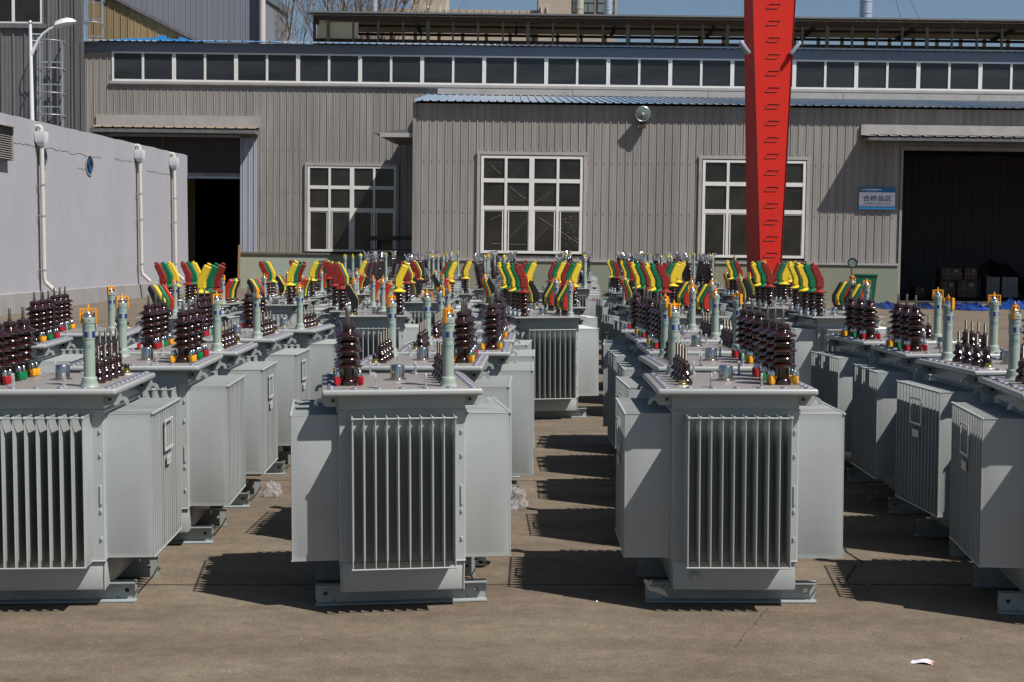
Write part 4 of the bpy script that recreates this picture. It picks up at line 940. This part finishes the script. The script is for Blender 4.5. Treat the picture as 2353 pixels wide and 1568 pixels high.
GR_A = 'grey transformers with bare brown bushings'; GR_B = 'grey transformers with coloured bushing boots'; GR_C = 'far transformers with tall bushings and shiny clamps'
CAT = 'transformer'
def unit_common(t, kind):
    link('tank', MS['tank'], t); link('lid', MS['lid_a' if kind == 'a' else 'lid_b'], t)
    for k in ('fin_r', 'fin_l', 'fin_f', 'fin_b'): link('radiator', MS[k], t)
    for sx_ in (-1, 1):
        for sy in (-1, 1): link('lifting_hook', MS['hook'], t, (sx_*.312, sy*.385, ZL-.036), (0, 0, 0 if sx_ > 0 else math.pi))
    link('base_channel', MS['foot_f'], t, (0, -.275, 0)); link('base_channel', MS['foot_b'], t, (0, .275, 0))
    gg = link('oil_gauge', MS['gauge'], t, (.235, -.36, ZL)); link('sight_window', MS['gwin'], gg); link('gauge_print', MS['gprint'], gg)
    br = link('gauge_bracket', MS['gbr'], gg, (0, 0, 0), (0, 0, .2))
    link('relief_valve', MS['pot'], t, (.0, .03, ZL)); link('filler_plug', MS['plug'], t, (.26, .37, ZL))
    for x, y in ((-.13, -.40), (.12, -.40), (-.13, .40), (.12, .40)): link('lifting_lug', MS['lug'], t, (x, y, ZL))
    npf = link('nameplate_frame', MS['nameplate'], t, (.555, 0, .826)); link('small_plate', MS['plate2'], npf, (0, 0, -.135))
    link('drain_plug', MS['drain'], t, (.2, .414, .16))
    for i, y in enumerate((-.22, -.073, .073, .22)):
        lv = link('low_voltage_bushing', MS['lv'], t, (.235, y+.05, ZL))
        if kind == 'a': link('threaded_stud', MS['stud'], lv)
        else: link('insulating_boot', MS['lvboot_'+('red', 'green', 'yellow', 'black')[i]], lv)
    for i, y in enumerate((-.24, .0, .24) if kind == 'a' else (-.28, .0, .28)):
        c = ('red', 'green', 'yellow')[i]
        if kind == 'a':
            hv = link('high_voltage_bushing', MS['hv'], t, (-.26, y, ZL)); link('terminal_rod', MS['hvrod'], hv)
        else:
            hv = link('high_voltage_bushing', MS['hvb'], t, (-.26, y, ZL)); link('insulating_boot', MS['hvboot_'+c], hv)
        for a in (35, 145, 215, 325):
            link('hold_down_clamp', MS['clamp_'+(c if kind == 'a' else 'silver')], t, (-.26, y, ZL), (0, 0, math.radians(a)))
protoA = thing('transformer', 'x', CAT, group=GR_A); unit_common(protoA, 'a')
protoB = thing('transformer', 'x', CAT, group=GR_B); unit_common(protoB, 'b')
# far type: taller porcelain with bright clamp terminals
def clampterm():
    b = MB(); b.lathe([(.012, 0), (.012, .03), (.007, .032), (.007, .07)], (0, 0, .57), 8); b.rbox(-.022, .022, -.02, .02, .61, .65, .006, 1)
    b.tube([(0, 0, .64), (.055, .01, .735)], .010, 6)
    for k, r_ in ((.675, .018), (.70, .014), (.73, .022)):
        q = (k-.64)/.095; b.lathe([(r_, -.005), (r_, .005)], (.055*q, .01*q, k), 10, rot=Matrix.Rotation(math.radians(30), 3, 'Y'))
    b.tube([(-.03, 0, .66), (-.05, .0, .72)], .007, 5); b.lathe([(.014, -.004), (.014, .004)], (-.05, 0, .71), 8, rot=Matrix.Rotation(math.radians(-35), 3, 'Y'))
    return b
HVC = [(.06, 0), (.06, .03), (.045, .04), (.045, .07)]
for i in range(8): HVC += shed(.10+i*.049, .082 if i % 2 == 0 else .07, .048)
HVC += [(.045, .51), (.04, .535), (.02, .56)]
ms('hvc', lz(HVC, 14), 'porcelain'); ms('cterm', clampterm(), 'cterm'); ms('gauge_c', gauge(1.75), ['gauge', 'chrome', 'black'], ang=40)
EC = EG*1.75; ms('gwin_c', gwin(EC), ['blue', 'chrome'], recalc=False); ms('gbr_c', gbracket(EC), 'ybracket')
protoC = thing('transformer', 'x', CAT, group=GR_C)
link('tank', MS['tank'], protoC); link('lid', MS['lid_b'], protoC)
for k in ('fin_r', 'fin_l', 'fin_f'): link('radiator', MS[k], protoC)
gg = link('oil_gauge', MS['gauge_c'], protoC, (.235, -.36, ZL)); link('sight_window', MS['gwin_c'], gg); link('gauge_bracket', MS['gbr_c'], gg, rot=(0, 0, .4))
link('relief_valve', MS['pot'], protoC, (0, .03, ZL)); link('base_channel', MS['foot_f'], protoC, (0, -.275, 0)); link('base_channel', MS['foot_b'], protoC, (0, .275, 0))
for i, y in enumerate((-.30, .0, .30)): hv = link('high_voltage_bushing', MS['hvc'], protoC, (-.20, y, ZL), (0, -.16, 0)); hv.scale = (1, 1, .93); link('terminal_clamp', MS['cterm'], hv, rot=(0, 0, i*1.9))
for i, y in enumerate((-.22, -.073, .073, .22)): hv = link('low_voltage_bushing', MS['lv'], protoC, (.235, y+.05, ZL)); q = link('terminal_clamp', MS['cterm'], hv, (0, 0, -.42), (0, 0, .4))
TREE = kids(); used = set()
def place(proto, x, y, yaw, o, label, z=0):
    u = proto if proto.name not in used else copy_tree(proto, TREE)
    used.add(proto.name); u.location = (x, y, z); u.rotation_euler = (0, 0, -yaw+(math.pi if o else 0)); u['label'] = label
    for g_ in u.children:
        if proto is protoC and g_.name.startswith('high_voltage'):
            g_.rotation_euler = (R.uniform(-.04, .04), -.16+R.uniform(-.04, .04), 0)
            for q_ in g_.children: q_.rotation_euler.z = R.uniform(-3.1, 3.1)
        if g_.name.startswith('oil_gauge'):
            for q_ in g_.children:
                if q_.name.startswith('gauge_bracket'): q_.rotation_euler.z = {(-2.37, 7.45): 0.05, (-.60, 7.44): 1.0, (1.12, 7.46): .8}.get((x, y), R.uniform(-1.5, 1.5))
    return u
UA = [
 (-2.37, 7.45, -.052, 0, 'front row transformer cut by the left edge, red clamps in front'),
 (-2.29, 8.93, -.054, 1, 'second transformer back in the left column, yellow clamps on its front bushing'),
 (-2.29, 10.19, -.034, 0, 'third transformer back in the left column of brown-bushing units'),
 (-2.27, 11.70, .001, 0, 'fourth transformer back in the left column of brown-bushing units'),
 (-2.11, 13.08, .058, 0, 'last and farthest transformer of the left brown-bushing column'),
 (-3.89, 10.95, -.102, 1, 'nearer of two transformers beside the white building wall'),
 (-3.70, 12.48, -.12, 0, 'farther of two transformers beside the white building wall'),
 (-.60, 7.44, -.132, 0, 'front row transformer left of centre, turned slightly left, gauge at its front right'),
 (-.56, 8.93, .021, 1, 'transformer directly behind the front one left of centre'),
 (-.40, 10.16, .016, 1, 'third transformer back in the left-of-centre column'),
 (-.37, 11.55, .018, 1, 'fourth transformer back in the left-of-centre column'),
 (-.39, 12.95, .068, 1, 'fifth and last brown-bushing transformer left of the centre aisle'),
 (1.12, 7.46, .017, 1, 'front row transformer right of centre with drain plug and rag at its foot'),
 (1.24, 8.88, -.025, 1, 'transformer directly behind the front one right of centre'),
 (1.33, 10.22, .004, 0, 'third transformer back in the right-of-centre column'),
 (1.36, 11.55, -.015, 0, 'fourth transformer back in the right-of-centre column'),
 (1.39, 12.96, .078, 0, 'fifth brown-bushing transformer right of the centre aisle'),
 (2.87, 7.18, .112, 1, 'front row transformer cut off by the right edge'),
 (3.00, 8.60, -.057, 1, 'second transformer back in the rightmost column, nameplate on its shaded fins'),
 (3.03, 9.97, .021, 0, 'third transformer back in the rightmost column'),
 (3.04, 11.36, -.066, 0, 'last transformer of the rightmost brown-bushing column'),
]
for a in UA: place(protoA, *a)
UB = [  # photo x of the front bushing, distance, orientation, yaw, label
 (379, 18.0, 0, .05, 'booted transformer nearest the white building, boots leaning left'),
 (436.8, 19.6, 0, .04, 'booted transformer before the dark left doorway, red boot in front'),
 (471, 15.25, 1, .07, 'booted transformer with yellow boot leaning right before the dark left doorway'),
 (613, 20.8, 0, .0, 'booted transformer before the pale green wall base, red boots leaning left'),
 (671, 19.2, 1, .05, 'booted transformer with fat yellow boot, under the left window corner'),
 (718.6, 22.7, 1, .0, 'booted transformer with yellow boot directly below the left hall window'),
 (679, 26.0, 0, .0, 'small far booted transformer behind the two yellow boots at left'),
 (784.5, 17.1, 0, -.04, 'booted transformer with large red boot leaning left, behind the black boot'),
 (756.7, 24.4, 0, .0, 'far booted transformer below the left hall window, red boots leaning left'),
 (769, 18.6, 0, -.05, 'booted transformer just behind the large left-leaning red boot'),
 (911.6, 15.75, 1, -.10, 'booted transformer with largest yellow boot, behind the left-of-centre column'),
 (937, 20.3, 0, .0, 'booted transformer with red boot right behind the largest yellow boot'),
 (831.4, 26.2, 1, .0, 'far booted transformer with yellow boot beside the black pipe frame'),
 (959, 23.2, 0, .0, 'booted transformer with red boot leaning left at the annex corner'),
 (1027, 21.7, 1, -.22, 'booted transformer with yellow boot leaning right, left of the annex window'),
 (1067, 24.7, 1, -.1, 'far booted transformer with lone pair of yellow boots before the annex wall'),
 (1192.7, 15.45, 0, -.17, 'booted transformer on the centre aisle with large red boot and front gauge'),
 (1170.7, 16.85, 0, -.17, 'booted transformer directly behind the one on the centre aisle'),
 (1310, 18.2, 1, -.19, 'booted transformer with lowest yellow boot beside the centre aisle'),
 (1207.3, 19.6, 1, -.2, 'booted transformer with yellow boot leaning right behind the central red boot'),
 (1277, 21.1, 1, -.19, 'booted transformer with green and yellow boots below the middle window'),
 (1219, 26.2, 0, .0, 'far booted transformer with one red boot below the middle window'),
 (1518.7, 15.45, 0, -.13, 'booted transformer right of the aisle with large red boot before the bare wall'),
 (1482, 16.85, 0, -.13, 'booted transformer directly behind the large red boot right of the aisle'),
 (1539, 18.6, 1, -.15, 'booted transformer with yellow boot leaning right before the bare annex wall'),
 (1554, 21.1, 1, -.12, 'booted transformer whose yellow boot repeats behind the right-leaning one'),
 (1448, 22.9, 0, -.1, 'far booted transformer with yellow and red boots left of the big red boot'),
 (1415, 25.4, 0, -.1, 'farthest booted transformer just right of the centre aisle'),
 (1876, 15.45, 0, -.07, 'rightmost booted transformer with large red boot before the mossy wall base'),
 (1852, 16.85, 0, -.07, 'booted transformer directly behind the rightmost one'),
 (1761.8, 18.2, 0, -.08, 'booted transformer with yellow, green and red boots before the crane leg'),
 (1799, 19.9, 1, -.04, 'booted transformer with yellow boot just right of the crane leg'),
 (1812, 21.5, 1, -.04, 'booted transformer with second yellow boot right of the crane leg'),
 (1695, 23.4, 0, -.08, 'booted transformer with yellow and red boots left of the crane leg'),
 (1745, 25.2, 1, .0, 'far booted transformer at the foot of the crane leg'),
]
for px, D, o, yw, lab in UB:
    xx = (px-1176.5)/F*D; place(protoB, xx+(.26 if o == 0 else -.26), D+.24, yw, o, lab)
ORD = ['first', 'second', 'third', 'fourth', 'fifth', 'sixth', 'seventh', 'eighth', 'ninth', 'tenth', 'eleventh', 'twelfth']
CC = [(-3.3, 29.5, 6, .01, 'below the left hall window'), (-1.75, 28.3, 8, .0, 'at the annex corner'), (-.45, 28.0, 11, .02, 'left of the middle window'),
      (1.18, 28.5, 12, .055, 'beside the centre aisle'), (2.85, 27.8, 11, .04, 'before the bare annex wall'), (4.15, 28.6, 10, .06, 'left of the crane leg')]
cproto_first = None
for cx_, d0, n_, dr, where in CC:
    for k in range(n_):
        D = d0+k*1.55; x_ = cx_+k*1.55*dr+R.uniform(-.05, .05)
        if 29.2 < D < 32.8 and 3.9 < x_ < 6.6: x_ = 3.95
        u = place(protoC, x_, D, R.uniform(-.05, .05), 1 if R.random() < .35 else 0, '%s tall-bushing transformer back in the far column %s' % (ORD[k], where), z=gh(x_, D))
        if cx_ == 1.18 and k == 0:
            q = text('1-30℃', .075, 0, 0, 0, 'redprint', u); q.rotation_euler = (math.pi/2, 0, 0); s1 = -1 if abs(u.rotation_euler.z) > 2 else 1
            if s1 > 0: q.location = (.425, -.383, .86)
            else: q.location = (-.425, .383, .86); q.rotation_euler = (math.pi/2, 0, math.pi)

# ------------------------------------------------------------------ small things in the yard
def blob(name, px, py, rad, h, mt, seed, lab, cat, sub=3, amp=.35, spike=0):
    rr = random.Random(seed); x, y = gz(px, py); bm = bmesh.new(); bmesh.ops.create_icosphere(bm, subdivisions=sub, radius=1)
    from mathutils import noise
    for v in bm.verts:
        n_ = noise.noise(v.co*2.1+Vector((seed, 0, 0)))*amp+noise.noise(v.co*5.3+Vector((0, seed, 0)))*amp*.5
        v.co = v.co*(1+n_); v.co.x *= rad; v.co.y *= rad*.7; v.co.z = max(0.002, (v.co.z*.6+.45)*h)
    me = bpy.data.meshes.new(name); bm.to_mesh(me); bm.free(); me.materials.append(M[mt]); o = link(name, me, None, (x, y, gh(x, y))); return tag(o, lab, cat)
blob('plastic_bag', 627, 1143, .065, .10, 'film', 2, 'clear plastic bag lying on the concrete behind the left front units', 'bag', sub=4)
blob('plastic_film', 1186, 1172, .075, .14, 'film', 6, 'crumpled clear film beside the left-of-centre column', 'bag', sub=4, amp=.5)
blob('rag', 1088, 1300, .085, .05, 'cloth', 9, 'black rag under the fins of the front unit left of centre', 'rag', amp=.5)
blob('rag', 1352, 904, .12, .07, 'film', 4, 'pale crumpled wrapper in the centre aisle', 'wrapper', amp=.5)
x, y = gz(2120, 1523); b = MB()
def pz(u, v): return (u*.085+.012*math.sin(v*3), -u*.035+v*.055, .006+.006*math.sin(u*5+1)+.004*math.cos(v*4))
n = 8; b.add([pz(i/n-.5, j/4-.5) for j in range(5) for i in range(n+1)], [(j*(n+1)+i, j*(n+1)+i+1, (j+1)*(n+1)+i+1, (j+1)*(n+1)+i) for j in range(4) for i in range(n)], 0)
b.m = [1 if (k % n) >= n-1 else 0 for k in range(len(b.f))]
o = b.obj('paper_slip', ['paper', 'pink'], recalc=False); o.location = (x, y, 0); o.rotation_euler = (0, 0, 0); tag(o, 'white paper slip with pink edge on the concrete', 'paper')
# rag tied at the foot of the front unit right of centre
rx_, ry_ = gz(1512, 1366, .07); b = MB()
b.tube([(-.02, 0, .0), (-.06, -.01, .02), (-.045, -.03, -.01), (.0, -.02, -.02), (.03, -.02, -.035), (.045, -.03, -.05)], [.004, .014, .012, .016, .013, .004], 7)
b.tube([(-.03, -.01, .03), (-.05, -.02, .0), (-.04, -.02, -.02)], [.003, .009, .004], 6)
o = b.obj('cloth_scrap', 'ragm'); o.location = (rx_, ry_+.02, .112); tag(o, 'cream cloth scrap on the base channel of the right-of-centre front unit', 'cloth')
# blue tarpaulins
def tarp(x0, x1, yc, D, hgt, seed, lab):
    from mathutils import noise
    a = (x0-1176.5)/F*D; c = (x1-1176.5)/F*D; b = MB(); nx, ny = 40, 12
    vs = []
    for j in range(ny+1):
        for i in range(nx+1):
            u, v = i/nx, j/ny; e = math.sin(math.pi*u)**.4*math.sin(math.pi*v)**.6
            xx = a+(c-a)*u; yy = D-1.1+2.2*v+.5*noise.noise(Vector((u*4, v*2, seed)))
            vs.append((xx-a, yy-D, .01+e*hgt*(.45+1.1*abs(noise.noise(Vector((u*9, v*5, seed)))+.35*noise.noise(Vector((u*25, v*12, seed)))))))
    b.add(vs, [(j*(nx+1)+i, j*(nx+1)+i+1, (j+1)*(nx+1)+i+1, (j+1)*(nx+1)+i) for j in range(ny) for i in range(nx)], 0, True)
    o = b.obj('tarpaulin', 'tarp', ang=25, recalc=False); o.location = (a, D, gh(a, D)); tag(o, lab, 'tarp', 'blue tarpaulins on the ground')
tarp(2015, 2068, 715, 47.5, .2, 1, 'blue tarpaulin lying at the wall corner, leftmost of the row')
tarp(2108, 2134, 712, 48.2, .18, 2, 'small blue tarpaulin heap between two oil gauges before the big right door')
tarp(2190, 2258, 716, 47.0, .26, 3, 'largest blue tarpaulin heap in front of the big right door')
tarp(2276, 2420, 712, 48.8, .3, 4, 'blue tarpaulin running out of the right edge')
# pressure gauge on standpipe
D = 20.0; gx, gy, gzz = at(1958.5, 604, D)
t = thing('pressure_gauge', 'round pressure gauge on a brass valve and grey standpipe', 'gauge', (gx, D, 0))
b = MB(); b.lathe([(.05, 0), (.05, .01), (.042, .012), (.042, gzz-.38)], n=16); b.obj('standpipe', 'paint', t)
b = MB(); b.lathe([(.04, gzz-.39), (.04, gzz-.36), (.032, gzz-.355), (.032, gzz-.23), (.04, gzz-.22), (.04, gzz-.19), (.018, gzz-.18), (.018, gzz-.06)], n=14)
b.tube([(-.03, 0, gzz-.27), (-.10, 0, gzz-.27)], .012, 8); b.lathe([(.028, 0), (.028, .008)], (-.10, 0, gzz-.27), 10, rot=Matrix.Rotation(math.pi/2, 3, 'Y')); b.obj('brass_valve', 'wood', t)
rot = Matrix.Rotation(math.pi/2, 3, 'X')
b = MB(); b.lathe([(.05, -.02), (.066, -.015), (.068, .02), (.058, .022), (.058, .014)], (0, 0, gzz), 26, rot=rot, cap=False); dl_ = b.obj('dial_case', 'black', t)
b = MB(); b.lathe([(.058, .014), (.001, .0145)], (0, 0, gzz), 26, rot=rot); b.box(-.002, .03, -.0165, -.0155, gzz-.002, gzz+.002, 1)
for k in range(9): a = math.radians(-30+k*30); b.box(.048*math.cos(a)-.003, .048*math.cos(a)+.003, -.0165, -.0155, gzz+.048*math.sin(a)-.003, gzz+.048*math.sin(a)+.003, 1)
b.obj('dial', ['frost', 'black'], dl_)
# green wheelie bin
D = 51.5; gx = (1987-1176.5)/F*D; zg_ = gh(gx, D)
t = thing('wheelie_bin', 'green wheelie bin against the mossy wall base', 'bin', (gx, D, zg_))
b = MB(); vs = [(-.27, -.25, .05), (.27, -.25, .05), (.27, .25, .05), (-.27, .25, .05), (-.36, -.33, 1.02), (.36, -.33, 1.02), (.36, .33, 1.02), (-.36, .33, 1.02)]
b.add(vs, [(0, 3, 2, 1), (4, 5, 6, 7), (0, 1, 5, 4), (1, 2, 6, 5), (2, 3, 7, 6), (3, 0, 4, 7)]); b.obj('body', 'bin', t)
b = MB(); b.rbox(-.39, .39, -.36, .38, 1.02, 1.10, .02, 2); b.tube([(-.3, .4, 1.06), (.3, .4, 1.06)], .025, 8); b.obj('lid', 'bin', t)
for s in (-1, 1): b = MB(); b.lathe([(.1, -.02), (.1, .02)], (s*.25, .27, .1), 14, rot=Matrix.Rotation(math.pi/2, 3, 'Y')); b.obj('wheel', 'black', t)
# black pipe frame by the annex side
D = 61.0; fx0 = (843-1176.5)/F*D; fx1 = (955-1176.5)/F*D; zt_ = at(900, 553, D)[2]; zg_ = gh(fx0, D)
t = thing('pipe_frame', 'black steel pipe frame in the shade beside the annex', 'frame', (fx0, D, zg_))
b = MB(); b.box(-.08, .10, -.08, .08, 0, zt_-zg_); b.obj('post', 'black', t)
b = MB(); b.box(fx1-fx0-.1, fx1-fx0, -.08, .08, 0, zt_-zg_-.1); b.obj('post', 'black', t)
b = MB(); b.box(-.08, fx1-fx0, -.1, .1, zt_-zg_, zt_-zg_+.2); b.obj('top_bar', 'black', t)
b = MB(); b.box(.1, fx1-fx0, -.03, .03, zt_-zg_-.42, zt_-zg_-.36); b.obj('lower_bar', 'black', t)
# plank leaning at the left doorway
D = DM-.5; px_ = (548.5-1176.5)/F*D; b = MB(); b.box(-.05, .05, -.03, .03, 0, 1.95); o = b.obj('plank', 'wood'); o.location = (px_, D, gh(px_, D)); o.rotation_euler = (-.12, .01, 0); tag(o, 'wooden plank leaning at the dark left doorway', 'plank')
# cartons inside the right door
GC = 'cartons inside the right doorway'
def carton(x0, y0, x1, y1, D, lab, m='card'):
    a = bp(x0, y1, D); c = bp(x1, y0, D); w_ = c[0]-a[0]; h_ = c[1]-a[1]
    t = thing('carton', lab, 'carton', (a[0], D, a[1]), building=True, group=GC)
    b = MB(); b.rbox(0, w_, 0, .7, 0, h_, .01, 1); b.obj('box', m, t)
    b = MB(); b.box(.02, w_-.02, -.004, -.001, h_*.5-.012, h_*.5+.012); b.box(w_*.3, w_*.34, -.006, -.004, .02, h_-.02); b.obj('strap', 'olive', t)
    b = MB(); b.box(w_*.6, w_*.82, -.007, -.005, h_*.62, h_*.85); b.obj('shipping_label', 'signgrey', t)
carton(2162, 616, 2212, 643, 56, 'upper left brown carton stacked in the right doorway'); carton(2216, 616, 2246, 643, 56, 'upper right brown carton with white labels in the right doorway')
carton(2160, 645, 2196, 684, 56, 'lower left carton of the stack in the right doorway'); carton(2199, 645, 2246, 684, 56, 'lower right carton of the stack in the right doorway')
carton(2102, 660, 2126, 684, 56.5, 'small carton alone left of the stack in the doorway'); carton(2266, 637, 2298, 684, 57.5, 'grey crate right of the carton stack', 'clad2'); carton(2302, 637, 2340, 684, 57.5, 'grey crate nearest the right edge', 'clad2')
b = MB(); from mathutils import noise as _n
vs = []; nx, ny = 30, 8
for j in range(ny+1):
    for i in range(nx+1): u, v = i/nx, j/ny; vs.append((u*4.2, v*1.6, max(0, math.sin(math.pi*u))*(1.2+1.3*u)*(1-.35*v)*(.8+.35*_n.noise(Vector((u*6, v*3, 1))))))
b.add(vs, [(j*(nx+1)+i, j*(nx+1)+i+1, (j+1)*(nx+1)+i+1, (j+1)*(nx+1)+i) for j in range(ny) for i in range(nx)], 0, True)
p_ = bp(2150, 684, 58.5); o = b.obj('covered_heap', 'darkclad', recalc=False); o.location = tilt((p_[0], 58.5, .2)); tag(o, 'dark sheeted heap behind the cartons in the right doorway', 'heap')
